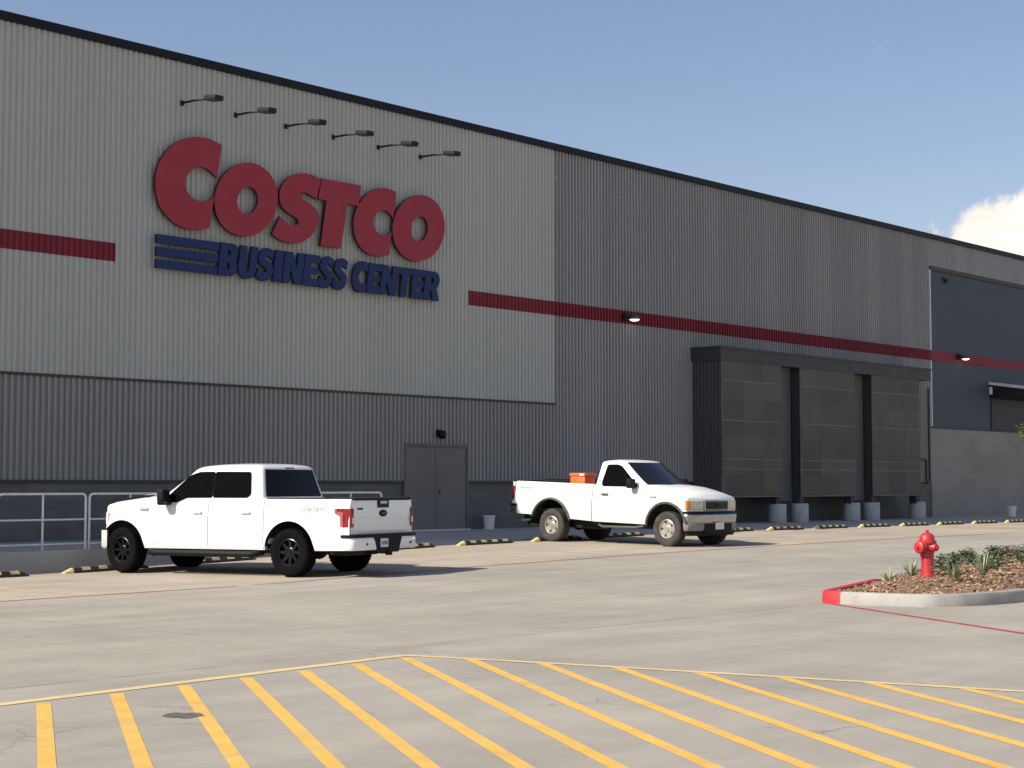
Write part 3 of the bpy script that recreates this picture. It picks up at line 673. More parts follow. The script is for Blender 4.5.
# ------------------------------------------------------------------ planted island
def isl_outer():
    P = [(19.41, 11.61), (19.25, 11.49), (19.17, 11.27), (19.17, 10.95), (19.22, 10.6), (19.30, 10.25), (19.46, 9.98), (19.75, 9.78), (20.2, 9.63), (20.7, 9.56), (21.3, 9.54), (24, 9.56), (28, 9.6), (33.4, 9.7), (33.8, 10.0), (34, 10.6), (34, 14.4), (33.6, 15.0), (33, 15.1), (30, 14.5), (26, 13.45), (22.5, 12.46), (20.5, 11.9)]
    return smooth_loop(P, 1)
OUT = isl_outer()
def inset_loop(lp, d):
    n = len(lp); out = []
    for i in range(n):
        a, p, c = Vector(lp[i - 1]), Vector(lp[i]), Vector(lp[(i + 1) % n]); t = (c - a).normalized(); out.append(tuple(p + Vector((-t.y, t.x)) * d))
    return out
area = sum(OUT[i - 1][0] * OUT[i][1] - OUT[i][0] * OUT[i - 1][1] for i in range(len(OUT))) / 2
sgn = 1 if area > 0 else -1
rings = [(0.0, -.15), (0.0, .005), (.012, .13), (.035, .158), (.14, .158), (.155, .14), (.155, .02)]
vs = []; n = len(OUT); b = MB()
loops = [inset_loop(OUT, sgn * d) for d, z in rings]
for lp, (d, z) in zip(loops, rings): vs += [(x, y, gz(x, y) + z) for x, y in lp]
fs = []; mi = []
for i in range(len(rings) - 1):
    for k in range(n):
        f = (i * n + k, i * n + (k + 1) % n, (i + 1) * n + (k + 1) % n, (i + 1) * n + k); fs.append(f)
        x, y = OUT[k]; x2, y2 = OUT[(k + 1) % n]; mx_, my_ = (x + x2) / 2, (y + y2) / 2
        red = ((my_ > 11.22 and mx_ < 19.7) or (my_ > 11.5 and mx_ < 21.6))
        mi.append(1 if red else 0)
b.v = vs; b.f = fs; b.m = mi
tag(b.build('kerb', [M['kerb'], M['red_kerb']], smooth=50), kind='structure')
INN = inset_loop(OUT, sgn * .13)
def inside(x, y, lp=INN):
    c = False; n = len(lp)
    for i in range(n):
        (x1, y1), (x2, y2) = lp[i - 1], lp[i]
        if (y1 > y) != (y2 > y) and x < (x2 - x1) * (y - y1) / (y2 - y1) + x1: c = not c
    return c
def edge_d(x, y):
    p = Vector((x, y)); best = 9
    for i in range(len(INN)):
        a, c = Vector(INN[i - 1]), Vector(INN[i]); t = min(max((p - a).dot(c - a) / max((c - a).length_squared, 1e-9), 0), 1); best = min(best, (p - a - (c - a) * t).length)
    return best
def mz(x, y):
    return gz(x, y) + .13 + .125 * sm(edge_d(x, y), 0, .9) + .035 * mnoise.noise(Vector((x * 1.6, y * 1.6, 0))) + .02 * mnoise.noise(Vector((x * 7, y * 7, 3)))
bm = bmesh.new(); st = .09; grid = {}
nx = int((34.2 - 19) / st); ny = int((15.3 - 9.4) / st)
for i in range(nx + 1):
    for j in range(ny + 1):
        x, y = 19 + i * st, 9.4 + j * st
        if inside(x, y, OUT): grid[i, j] = bm.verts.new((x, y, mz(x, y) if inside(x, y) else gz(x, y) + .10))
for (i, j) in list(grid):
    q = [(i, j), (i + 1, j), (i + 1, j + 1), (i, j + 1)]
    if all(k in grid for k in q): bm.faces.new([grid[k] for k in q])
me = bpy.data.meshes.new('mulch_bed'); bm.to_mesh(me); bm.free()
me.materials.append(mat('mulch', (.21, .125, .075), .95, var=.5, scale=22, bump=.8, bscale=60)); o = bpy.data.objects.new('mulch_bed', me); COL.objects.link(o); tag(o, kind='structure')
# loose bark chips
b = MB(); rnd = random.Random(5); cnt = 0
while cnt < 7000:
    x = rnd.uniform(19.3, 31); y = rnd.uniform(9.6, 14.5)
    if not inside(x, y): continue
    cnt += 1
    l = rnd.uniform(.02, .075); w = rnd.uniform(.008, .022)
    T = Matrix.Translation((x, y, mz(x, y) + .008)) @ Matrix.Rotation(rnd.uniform(0, 6.28), 4, 'Z') @ Matrix.Rotation(rnd.uniform(-.6, .6), 4, 'Y') @ Matrix.Rotation(rnd.uniform(-.6, .6), 4, 'X')
    vs = [T @ Vector(v) for v in ((-l / 2, -w, 0), (l / 2, -w * .6, .004), (l / 2, w * .7, 0), (-l / 2, w, .005), (0, 0, .012))]
    b.add(vs, [(0, 1, 4), (1, 2, 4), (2, 3, 4), (3, 0, 4)], 1 if rnd.random() < .4 else 0)
tag(b.build('bark_chips', [M['chip'], M['chip2']], recalc=False), kind='stuff')

# plants
def tuft(x, y, h, n, label, seed):
    r = random.Random(seed); b = MB()
    for k in range(n):
        a = r.uniform(0, 6.283); lean = r.uniform(.3, 1.8); L = h * r.uniform(.75, 1.2); w = r.uniform(.006, .011)
        d = Vector((math.cos(a), math.sin(a), 0)); s_ = Vector((-d.y, d.x, 0)); vs = []
        for i in range(6):
            t = i / 5; p = d * (.02 + L * lean * .62 * t ** 1.35) + Vector((0, 0, L * (t - .32 * lean * t ** 2.4)))
            ww = w * (1 - t) ** .6 + .001; vs += [tuple(p + s_ * ww), tuple(p - s_ * ww + Vector((0, 0, .002)))]
        b.add(vs, [(2 * i, 2 * i + 1, 2 * i + 3, 2 * i + 2) for i in range(5)])
    o = b.build('grass_plant', M['blade'], recalc=False); o.location = (x, y, mz(x, y) - .01); tag(o, label, 'plant', 'spiky grass plants in the mulch bed')
tuft(20.55, 11.23, .24, 34, 'small spiky grass plant at the tip of the mulch bed, left of the hydrant', 1)
tuft(21.75, 11.52, .34, 44, 'tall spiky grass plant just left of and behind the red hydrant', 2)
tuft(20.95, 10.45, .32, 50, 'pale spiky grass plant on the mulch just right of the hydrant', 3)
tuft(22.30, 10.68, .36, 60, 'widest pale spiky grass plant, in front of the dark shrubs', 4)
def shrub(x, y, h, w, label, seed, n=620):
    r = random.Random(seed); t = thing('shrub', label, 'shrub', (x, y, mz(x, y) - .02), 0, 'low dark green shrubs in the mulch bed')
    b = MB()
    for k in range(9):
        a = r.uniform(0, 6.28); d = r.uniform(.2, .8) * w / 2; b.tube([(0, 0, 0), (math.cos(a) * d * .5, math.sin(a) * d * .5, h * .45), (math.cos(a) * d, math.sin(a) * d, h * .85)], [.010, .007, .003], 5)
    b.build('stem', M['bark'], t)
    cl = [(r.uniform(-.34, .34) * w, r.uniform(-.34, .34) * w, h * r.uniform(.35, .8), r.uniform(.14, .24) * w) for _ in range(11)]
    b = MB()
    for k in range(n):
        cx, cy, cz, cr = r.choice(cl); v = Vector((r.gauss(0, 1), r.gauss(0, 1), r.gauss(0, 1))).normalized() * cr * r.uniform(.35, 1.15)
        p = Vector((cx, cy, cz)) + v
        if p.z < .02: p.z = r.uniform(.02, .12)
        l = r.uniform(.02, .042); q = Matrix.Rotation(r.uniform(0, 6.28), 4, 'Z') @ Matrix.Rotation(r.uniform(-1.2, 1.2), 4, 'X') @ Matrix.Rotation(r.uniform(-.8, .8), 4, 'Y')
        vs = [p + q @ Vector(c) for c in ((-l, 0, 0), (0, l * .42, .004), (l, 0, 0), (0, -l * .42, .004))]; b.add(vs, [(0, 1, 2, 3)])
    b.build('foliage', M['leaf'], t, recalc=False)
shrub(22.55, 11.42, .24, .46, 'low leafy shrub right behind the red hydrant', 21)
shrub(24.9, 12.2, .24, .50, 'dark round shrub, farthest left of the back row', 22)
shrub(25.7, 12.15, .30, .48, 'taller dark shrub in the middle of the back row', 23)
shrub(23.75, 11.25, .24, .46, 'dark shrub standing forward of the back row, right of the wide grass', 24)
shrub(27.2, 12.35, .30, .60, 'wide dark shrub on the crest of the mound', 25)
shrub(29.0, 12.75, .33, .58, 'dark shrub at the right edge, farthest back', 26)
shrub(24.55, 11.02, .28, .46, 'dark shrub cut off by the right edge of the photo', 27)
# a young tree whose outermost twig shows at the edge of the photograph
tr = thing('young_tree', 'yellow-green leafy twig of a young tree at the right edge of the photo', 'tree', (31.45, 13.05, mz(31.45, 13.05) - .02))
b = MB(); b.tube([(0, 0, 0), (.02, 0, .9), (-.01, .02, 1.8), (0, 0, 3.4)], [.045, .036, .028, .01], 8)
r = random.Random(9); tips = []
for k in range(16):
    a = R_(24 * k * 5.7); z = 1.5 + k * .11; d = .62 - .02 * k; e = Vector((math.cos(a) * d, math.sin(a) * d, z + .45)); b.tube([(0, 0, z), tuple(Vector((0, 0, z)).lerp(e, .5) + Vector((0, 0, -.04))), tuple(e)], [.014, .009, .003], 5); tips.append((Vector((0, 0, z)), e))
e = Vector((-.52, .87, 2.34)); b.tube([(0, 0, 1.7), (-.3, .45, 2.1), tuple(e)], [.012, .008, .003], 5); tips += [(Vector((-.25, .40, 2.05)), e)] * 2
b.build('trunk', M['bark'], tr, smooth=50)
b = MB()
for k in range(1500):
    s_, e = r.choice(tips); t = r.uniform(.3, 1.08); p = s_.lerp(e, t) + Vector((r.gauss(0, .07), r.gauss(0, .07), r.gauss(0, .07))); l = r.uniform(.03, .055)
    q = Matrix.Rotation(r.uniform(0, 6.28), 4, 'Z') @ Matrix.Rotation(r.uniform(-1.1, 1.1), 4, 'X')
    b.add([p + q @ Vector(c) for c in ((-l, 0, 0), (0, l * .45, .006), (l, 0, 0), (0, -l * .45, .006))], [(0, 1, 2, 3)])
b.build('crown', M['tree_leaf'], tr, recalc=False)

# ------------------------------------------------------------------ hydrant
hx, hy = 21.58, 11.18; hz_ = mz(hx, hy) - .02
hy_ = thing('fire_hydrant', 'bright red fire hydrant standing in the mulch of the kerbed island', 'hydrant', (hx, hy, hz_), R_(41.4 + 90)); hy_.scale = (.9, .9, .9)
# local -x is towards the viewer's right after the turn; the pumper outlet faces the viewer's left
b = MB(); b.lathe([(.15, 0), (.15, .03), (.105, .035), (.100, .06), (.100, .37), (.112, .38), (.112, .405), (.108, .41), (.118, .45), (.122, .50), (.118, .53)], 28); hb_ = b.build('barrel', M['hydrant'], hy_, smooth=40)
b = MB(); b.lathe([(.145, .53), (.145, .555), (.125, .56), (.120, .60), (.105, .645), (.075, .68), (.035, .695), (.028, .70), (.028, .735), (.0, .74)], 28); b.build('bonnet', M['hydrant'], hy_, smooth=40)
for k in range(8):
    b = MB(); a = R_(45 * k + 20); T = Matrix.Translation((.132 * math.cos(a), .132 * math.sin(a), .535)); b.lathe([(.014, -.02), (.014, .035), (0, .036)], 6, T); b.build('flange_bolt', M['hydrant_dark'], hy_)
def outlet(ang, r, l, nm):
    T = Matrix.Rotation(R_(ang), 4, 'Z') @ Matrix.Translation((0, 0, .465)) @ Matrix.Rotation(R_(90), 4, 'Y')
    b = MB(); b.lathe([(r * .85, .05), (r * .85, l - .05), (r * 1.05, l - .05), (r * 1.05, l - .035), (r, l - .03), (r, l + .03), (r * .8, l + .045), (.022, l + .045), (.022, l + .075), (0, l + .076)], 22, T); b.build(nm, M['hydrant'], hy_, smooth=40)
outlet(35, .095, .17, 'pumper_outlet'); outlet(125, .06, .15, 'outlet'); outlet(305, .06, .15, 'outlet')
b = MB(); b.tube([(.10, .06, .43), (.13, .07, .36), (.115, .08, .29), (.10, .07, .26)], .006, 5); b.build('chain', M['hydrant_dark'], hy_)

# ------------------------------------------------------------------ pick-up trucks
def pickup(c):
    P = M[c['paint']]
    root = thing('pickup_truck', c['label'], 'truck', c['loc'], c['rz'])
    HW = c['hw']; WB = c['wb']; Rt = c['R']; arches = ((0, c['zc'], c['ar']), (WB, c['zc'], c['af']))
    xn, xs_ = c['nose'], c['nose_side']                # tip of the nose; where the plan starts to round off
    rear = c['rear']; gap0, gap1 = c['gap']
    def halfw(x):
        if x <= xs_: return HW - .012 * sm(x, WB, xs_)
        t = min(max((xn - x) / (xn - xs_), 0), 1); return (HW - .012) * t ** .42
    def zbot(x):
        z = interp(x, c['zb'][0], c['zb'][1])
        for ax, az, ar in arches:
            d = abs(x - ax)
            if d < ar: z = max(z, az + c['asq'] * math.sqrt(ar * ar - d * d))
        return z
    def zsh(x): return interp(x, c['zs'][0], c['zs'][1])
    def ztop(x): return interp(x, c['zt'][0], c['zt'][1])
    def yside(x, z):
        y = halfw(x) - 1.1 * max(0, .62 - z) ** 2 - c['tumble'] * max(0, z - .92) ** 2
        y -= .010 * sm(z, .98, 1.04) * (1 - sm(z, 1.10, 1.2))
        for ax, az, ar in arches:
            d = math.hypot(x - ax, (z - az) / c['asq']) - ar
            if -.02 < d < .16: y += c['lip'] * (1 - d / .16) ** 2 if d > 0 else c['lip']
        return min(y, y if x < xs_ else halfw(x))
    NS = 14
    def ring(x, kind):
        zb, zs, zt = zbot(x), zsh(x), ztop(x); h = []
        zz = zs - .06
        zb = min(zb, zz - .02)
        for k in range(NS):
            z = zb + (zz - zb) * k / (NS - 1); h.append((yside(x, z), z))
        y0 = h[-1][0]; y0 = max(y0, .02); f = min(1, y0 / .3)
        if kind == 'bed':
            h += [(y0 - .008, zs - .025), (y0 - .03, zs - .004), (y0 - .05, zs), (y0 - .10, zs), (y0 - .105, zs - .03), (y0 - .11, c['floor']), (y0 * .5, c['floor']), (0, c['floor'])]
        else:
            h += [(y0 - .010 * f, zs - .035), (y0 - .035 * f, zs - .010), (y0 - .08 * f, zs + .004)]
            for u in (.25, .5, .75, .9, 1): y = (y0 - .08 * f) * (1 - u); h.append((y, zs + .004 + (zt - zs - .004) * (1 - (1 - u) ** 2.2)))
        return h
    def stations(a, c_, extra=()):
        s_ = set([a, c_]); n = max(2, int((c_ - a) / .03))
        for i in range(n + 1): s_.add(a + (c_ - a) * i / n)
        for ax, az, ar in arches:
            for k in range(-12, 13): s_.add(ax + ar * math.sin(R_(7.5 * k)))
            s_.add(ax - ar * .9995); s_.add(ax + ar * .9995); s_.add(ax - ar * 1.0005); s_.add(ax + ar * 1.0005)
        for i in range(1, 24): s_.add(xs_ + (xn - xs_) * (1 - (1 - i / 24) ** 2))
        for e in extra: s_.add(e)
        out = []
        for x in sorted(v for v in s_ if a - 1e-9 <= v <= c_ + 1e-9):
            if not out or x - out[-1] > 4e-4: out.append(x)
        return out
    doors = c['doors']; ex = [v for d in doors for v in (d[0] - .0035, d[0] + .0035, d[1] - .0035, d[1] + .0035)]
    # --- cab, bonnet and wings
    ss = stations(gap1, xn - .002, ex); body = MB(); dparts = {}
    rings_ = [ring(x, 'cab') for x in ss]; NR = len(rings_[0])
    def vert(i, j, s_): y, z = rings_[i][j]; return (ss[i], y * s_, z)
    for s_ in (1, -1):
        for i in range(len(ss) - 1):
            xm = (ss[i] + ss[i + 1]) / 2
            for j in range(NR - 1):
                q = [vert(i, j, s_), vert(i + 1, j, s_), vert(i + 1, j + 1, s_), vert(i, j + 1, s_)]
                tgt = body
                if j < NS + 1:
                    hit = [k for k, d in enumerate(doors) if d[0] + .0035 < xm < d[1] - .0035]
                    slit = [1 for d in doors if abs(xm - d[0]) < .0035 or abs(xm - d[1]) < .0035]
                    if slit and j > 0: continue
                    if hit and j > 0: tgt = dparts.setdefault((hit[0], s_), MB())
                tgt.add(q, [(0, 1, 2, 3)])
    # rear wall of the cab below the belt and the tip of the nose
    r0 = rings_[0]; body.add([(gap1, y, z) for y, z in r0] + [(gap1, -y, z) for y, z in reversed(r0)], [tuple(range(2 * NR))])
    rN = rings_[-1]; body.add([(ss[-1], y, z) for y, z in rN] + [(ss[-1], -y, z) for y, z in reversed(rN)], [tuple(range(2 * NR))])
    body.build('body', P, root, smooth=35)
    for (k, s_), mb in dparts.items():
        d = mb.build('door', P, root, smooth=35)
        hb = MB(); d0, d1 = doors[k]; hx_ = d0 + c['hoff']; z = c['hz']; y = yside(hx_, z)
        hb.rbox(hx_ - .10, hx_ + .10, min((y + .005) * s_, (y + .04) * s_), max((y + .005) * s_, (y + .04) * s_), z - .022, z + .022, .012, 2)
        hb.build('handle', M[c['handle']], d, smooth=40)
    # --- bed
    ss = stations(rear, gap0); bed = MB(); rings_ = [ring(x, 'bed') for x in ss]; NR = len(rings_[0])
    for s_ in (1, -1):
        for i in range(len(ss) - 1):
            for j in range(NR - 1): bed.add([vert(i, j, s_), vert(i + 1, j, s_), vert(i + 1, j + 1, s_), vert(i, j + 1, s_)], [(0, 1, 2, 3)])
        i = len(ss) - 1; bed.add([vert(i, j, s_) for j in range(NR)], [tuple(range(NR))])
    bed.box(gap0 - .05, gap0 - .002, -HW + .1, HW - .1, .55, zsh(gap0) - .01)
    bd = bed.build('bed', P, root, smooth=35)
    zt_ = zsh(rear)
    if c['rail_cap']:
        for s_ in (1, -1):
            y = yside(rear + .3, zt_ - .06); cb = MB(); cb.rbox(rear + .02, gap0 - .02, min((y - .11) * s_, (y - .02) * s_), max((y - .11) * s_, (y - .02) * s_), zt_ - .005, zt_ + .02, .008); cb.build('rail_cap', M['black'], bd)
    # --- tailgate
    yb = HW - .10; tg = MB(); tg.rbox(rear - .02, rear + .05, -yb, yb, c['tg_z0'], zt_ - .012, .014, 2)
    tg.box(rear - .03, rear - .02, -yb * .85, yb * .85, c['tg_z0'] + .06, c['tg_z0'] + .28)
    t_ = tg.build('tailgate', P, root, smooth=40)
    for s_ in (1, -1):                                  # rear corner posts
        cb = MB(); cb.box(rear - .005, rear + .05, min(s_ * (yb + .004), s_ * (HW - .045)), max(s_ * (yb + .004), s_ * (HW - .045)), c['tg_z0'] - .05, zt_ - .02); cb.build('corner_post', P, bd)
    cb = MB(); cb.rbox(rear - .035, rear + .06, -yb, yb, zt_ - .03, zt_ + .012, .012); cb.build('top_cap', M['black'], t_)
    cb = MB(); cb.rbox(rear - .040, rear - .01, -.17, .17, zt_ - .155, zt_ - .005, .012); h_ = cb.build('tailgate_handle', M['gloss_black'], t_)
    cb = MB(); cb.box(rear - .044, rear - .039, -.10, .10, zt_ - .085, zt_ - .045); cb.build('handle_insert', M['clear_lens'], h_)
    cb = MB(); cb.lathe([(0, .0), (.115, .0), (.115, .012), (.10, .018), (0, .019)], 28, Matrix.Translation((rear - .024, 0, zt_ - .25)) @ Matrix.Scale(.5, 4, (0, 0, 1)) @ Matrix.Rotation(R_(-90), 4, 'Y')); em = cb.build('emblem', M['emblem'], t_, smooth=40)
    cb = MB(); cb.tube([(rear - .045, -.05 + .1 * k / 10, zt_ - .25 + .010 * math.sin(k * 1.9)) for k in range(11)], .004, 5); cb.build('emblem_script', M['chrome'], em)
    cb = MB()
    for k in range(4): cb.box(rear - .026, rear - .019, .60 + .045 * k, .60 + .045 * k + .034, zt_ - .185, zt_ - .155)
    cb.build('badge', M['black'], t_)
    # --- greenhouse (pillars and roof) as stacked plan outlines
    g = c['gh']; zb_, zr = g['belt'], g['roof']
    def lerp(a, c_, t): return a + (c_ - a) * t
    def outline(z, ins, kz):
        t = (z - zb_) / (zr - zb_); xr = lerp(g['xr'][0], g['xr'][1], t) + ins; xf = lerp(g['xf'][0], g['xf'][1], t ** .92 if t > 0 else t) - ins; hw = lerp(g['hw'][0], g['hw'][1], max(t, 0)) - ins
        bow = lerp(g['bow'][0], g['bow'][1], t); pts = []
        for u in (0, .25, .5, .75, .9): pts.append((xr - .03 * (1 - u * u), hw * u))                       # rear glass plane
        for a in (0, 30, 60, 90): pts.append((xr + .05 - .05 * math.cos(R_(a)) + .0, hw - .05 + .05 * math.sin(R_(a))))
        for u in (.15, .3, .45, .6, .75, .88, .96): pts.append((lerp(xr + .05, xf - .03, u), hw + .012 * math.sin(math.pi * u)))
        for a in (90, 60, 30): pts.append((xf - .04 + .04 * math.cos(R_(a)), hw - .04 + .04 * math.sin(R_(a))))
        for u in (.92, .8, .6, .4, .2, 0): pts.append((xf + bow * (1 - u * u), (hw - .0) * u))
        return [(x, y, z - kz * g['drop'] * ((x - g['xm']) / 1.2) ** 2) for x, y in pts]
    lv = [(zb_ - .13, 0, 0)] + [(lerp(zb_, zr - .06, k / 8), 0, k / 8) for k in range(9)] + [(zr - .035, .012, 1), (zr - .015, .04, 1), (zr + .003, .10, 1), (zr + .020, .24, 1), (zr + .028, .42, 1)]
    gb = MB(); loops = [outline(*l) for l in lv]; n = len(loops[0])
    full = [lp + [(x, -y, z) for x, y, z in lp[-2:0:-1]] for lp in loops]; m_ = len(full[0])
    for a in range(len(full) - 1):
        for k in range(m_): gb.add([full[a][k], full[a][(k + 1) % m_], full[a + 1][(k + 1) % m_], full[a + 1][k]], [(0, 1, 2, 3)])
    gb.add(full[-1], [tuple(range(m_))]); cabin = gb.build('cab_roof', P, root, smooth=40)
    def side_y(x, z):
        t = (z - zb_) / (zr - zb_); return lerp(g['hw'][0], g['hw'][1], max(t, 0)) + .012
    for name, poly in g['win']:
        for s_ in (1, -1):
            wb = MB(); lp = smooth_loop(poly, 2, R_(200)) if False else poly
            # round the corners
            rp = []
            for i in range(len(lp)):
                a, p, c_ = Vector(lp[i - 1]), Vector(lp[i]), Vector(lp[(i + 1) % len(lp)]); rr = min(.045, (a - p).length * .4, (c_ - p).length * .4)
                q0 = p + (a - p).normalized() * rr; q1 = p + (c_ - p).normalized() * rr
                for k in range(5): t = k / 4; rp.append(q0 * (1 - t) ** 2 + p * 2 * t * (1 - t) + q1 * t * t)
            o_ = [(p.x, (side_y(p.x, p.y) + .009) * s_, p.y) for p in rp]; i_ = [(p.x, (side_y(p.x, p.y) - .03) * s_, p.y) for p in rp]; k = len(rp)
            wb.add(o_ + i_, [tuple(range(k)), tuple(range(2 * k - 1, k - 1, -1))] + [(j, (j + 1) % k, k + (j + 1) % k, k + j) for j in range(k)])
            wb.build('window', M['glass'], root)
    def glass_band(idx, t0, t1, off, name, m, trim):
        rows = []
        for k in range(7):
            z = lerp(lerp(zb_, zr, t0), lerp(zb_, zr, t1), k / 6); lp = outline(z, -off, min(1, (z - zb_) / (zr - .06 - zb_)))
            seg = [lp[i] for i in idx]
            seg = seg + [(x, -y, zz) for x, y, zz in seg[::-1] if abs(y) > 1e-6]; rows.append(seg)
        b = MB(); w_ = len(rows[0])
        for a in range(6):
            for k in range(w_ - 1): b.add([rows[a][k], rows[a][k + 1], rows[a + 1][k + 1], rows[a + 1][k]], [(0, 1, 2, 3)])
        return b.build(name, m, root, smooth=60)
    n0 = 5 + 4 + 7 + 3
    glass_band(list(range(n0 + 0, n0 + 6)), g['wt'][0], g['wt'][1], .007, 'windscreen', M['wind'], 0)
    glass_band(list(range(4, -1, -1)), g['rt'][0], g['rt'][1], .007, 'rear_window', M['glass'], 0)
    cb = MB(); cb.rbox(g['xr'][1] - .045, g['xr'][1] + .03, -.13, .13, zr - .085, zr - .045, .01); cb.build('brake_light', M['red_lens'], root)
    # --- mirrors
    for s_ in (1, -1):
        mx0, mz0 = c['mir']; y = side_y(mx0, mz0) + .03
        b = MB(); b.rbox(mx0 - .06, mx0 + .10, min((y + .03) * s_, (y + .23) * s_), max((y + .03) * s_, (y + .23) * s_), mz0 - c['mh'] / 2, mz0 + c['mh'] / 2, .04, 3)
        b.rbox(mx0 - .04, mx0 + .05, min((y - .06) * s_, (y + .10) * s_), max((y - .06) * s_, (y + .10) * s_), mz0 - c['mh'] / 2, mz0 - .02, .02)
        mo = b.build('wing_mirror', M['black'], root, smooth=40)
        b = MB(); b.rbox(mx0 - .066, mx0 - .058, min((y + .05) * s_, (y + .21) * s_), max((y + .05) * s_, (y + .21) * s_), mz0 - c['mh'] / 2 + .03, mz0 + c['mh'] / 2 - .03, .003); b.build('mirror_glass', M['wind'], mo)
    # --- underside: frame, tank, axles, inner wings
    u = MB()
    u.box(rear + .12, gap0, -.62, .62, .52, .78); u.box(gap0, WB - .6, -HW + .10, HW - .10, .46, .80); u.box(gap1 + .02, c['doors'][-1][1] + .03, -HW + .075, HW - .075, .52, zb_ - .06); u.box(WB - .62, xs_ - .05, -.58, .58, .42, .98)
    u.box(WB - .60, WB + .58, -.74, .74, .80, 1.02); u.box(-.66, .66, -.74, .74, .70, .79)
    for s_ in (1, -1): u.box(rear + .1, xs_ - .1, s_ * .42 - .05, s_ * .42 + .05, .36, .52)
    for ax in (0, WB): u.tube([(ax, -.8, Rt), (ax, .8, Rt)], .06, 8); u.lathe([(0, -.16), (.12, -.1), (.15, 0), (.12, .1), (0, .16)], 12, Matrix.Translation((ax, .1, Rt)) @ Matrix.Rotation(R_(90), 4, 'X'))
    u.tube([(gap1, -.3, .34), (rear + .7, -.60, .38), (rear + .3, -.62, .38)], .035, 8)
    u.rbox(rear + .35, rear + .75, -.5, .5, .34, .55, .06, 2)
    for ax, az, ar in arches:
        for s_ in (1, -1):
            ya, yb_ = .52 * s_, (HW - .035) * s_; vs = []; n = 20
            for k in range(n + 1):
                a = R_(-12 + 204 * k / n); x = ax + (ar + .02) * math.cos(a); z = max(az + c['asq'] * (ar + .02) * math.sin(a), .47 if ax else .5); vs += [(x, ya, z), (x, yb_, z)]
            u.add(vs, [(2 * k, 2 * k + 2, 2 * k + 3, 2 * k + 1) for k in range(n)] + [tuple(2 * k for k in range(n + 1))])
    u.build('underbody', M['under'], root)
    # --- wheels
    for wi, (ax, s_) in enumerate(((0, 1), (0, -1), (WB, 1), (WB, -1))):
        w_ = c['tw']; yo = c['ty']
        T = Matrix.Translation((ax, s_ * yo, Rt)) @ Matrix.Rotation(R_(-90 * s_), 4, 'X')   # local +Z = outward
        if ax and c['steer']: T = Matrix.Translation((ax, s_ * yo, Rt)) @ Matrix.Rotation(R_(c['steer']), 4, 'Z') @ Matrix.Rotation(R_(-90 * s_), 4, 'X')
        b = MB(); b.lathe([(0, -.05), (.17, -.05), (.17, -.02), (0, -.02)], 20, T); wh = b.build('wheel', M['under'], root)
        rr = c['rim']; h = w_ / 2
        b = MB(); b.lathe([(rr - .005, -h * .80), (rr + .03, -h), (Rt * .86, -h * 1.02), (Rt * .965, -h * .90), (Rt * .995, -h * .70), (Rt, -h * .3), (Rt, h * .3), (Rt * .995, h * .70), (Rt * .965, h * .90), (Rt * .90, h * 1.01), (Rt * .80, h * 1.02), (rr + .03, h * .96), (rr, h * .86), (rr - .005, h * .5), (rr - .005, -h * .80)], 48, T)
        for k in range(40):                              # tread lugs
            a = 2 * math.pi * k / 40
            for zz, sh in ((h * .62, 0), (-h * .62, .5), (h * .2, .5), (-h * .2, 0)):
                A = T @ Matrix.Rotation(a + sh * 2 * math.pi / 40, 4, 'Z'); b.box(Rt * .985, Rt + .006, -.018, .018, zz - h * .19, zz + h * .19, T=A)
        b.build('tyre', M[c['tyre']], wh, smooth=35)
        b = MB(); b.lathe([(rr, h * .3), (rr, h * .88), (rr - .012, h * .92), (rr - .022, h * .86), (rr - .035, h * .35), (rr - .04, -h * .5), (.10, -h * .5), (.06, h * .2)], 36, T)
        ns = c['spokes']
        for k in range(ns):
            A = T @ Matrix.Rotation(2 * math.pi * k / ns, 4, 'Z')
            sw0, sw1 = c['spw']
            vs = [(.05, -sw0, h * .62), (.05, sw0, h * .62), (rr - .02, sw1, h * .74), (rr - .02, -sw1, h * .74), (.05, -sw0, h * .28), (.05, sw0, h * .28), (rr - .02, sw1, h * .3), (rr - .02, -sw1, h * .3)]
            b.add([A @ Vector(v) for v in vs], [(0, 1, 2, 3), (7, 6, 5, 4), (0, 3, 7, 4), (1, 5, 6, 2), (2, 6, 7, 3), (0, 4, 5, 1)])
        b.lathe([(.085, h * .25), (.085, h * .66), (.07, h * .72), (.045, h * .72), (.04, h * .80), (0, h * .81)], 20, T)
        b.build('rim', M[c['rimm']], wh, smooth=35)
        b = MB(); b.lathe([(0, -.03), (rr * .72, -.03), (rr * .72, -.02), (0, -.02)], 24, T); b.build('brake_disc', M['dark_steel'] if c['rimm'] == 'rim_black' else M['grey_plastic'], wh)
    # --- wheel-arch lips
    if c['flare']:
        for ax, az, ar in arches:
            for s_ in (1, -1):
                b = MB(); ar_ = []
                for k in range(29):
                    a = R_(-8 + 196 * k / 28); x = ax + ar * 1.02 * math.cos(a); z = az + c['asq'] * ar * 1.02 * math.sin(a)
                    z = max(z, interp(x, c['zb'][0], c['zb'][1]) - .02); ar_.append((x, (yside(x, max(z, .45)) + .004) * s_, z))
                b.tube(ar_, .032, 6); b.build('wheel_arch_flare', M[c['flare']], root, smooth=50)
    # --- front end
    def fx(y): return xn - (xn - xs_) * (min(abs(y) / (HW - .012), 1)) ** (1 / .42)
    def fpath(y0, y1, n=24): return [(fx(y0 + (y1 - y0) * k / n), y0 + (y1 - y0) * k / n) for k in range(n + 1)]
    F = c['front']
    z0, z1 = F['grille_z']; yg = F['grille_y']
    def slab(path, z0, z1, t0, t1, r=.01): return [(t0, z0 + r), (t1 - r, z0), (t1, z0 + r), (t1, z1 - r), (t1 - r, z1), (t0, z1 - r)]
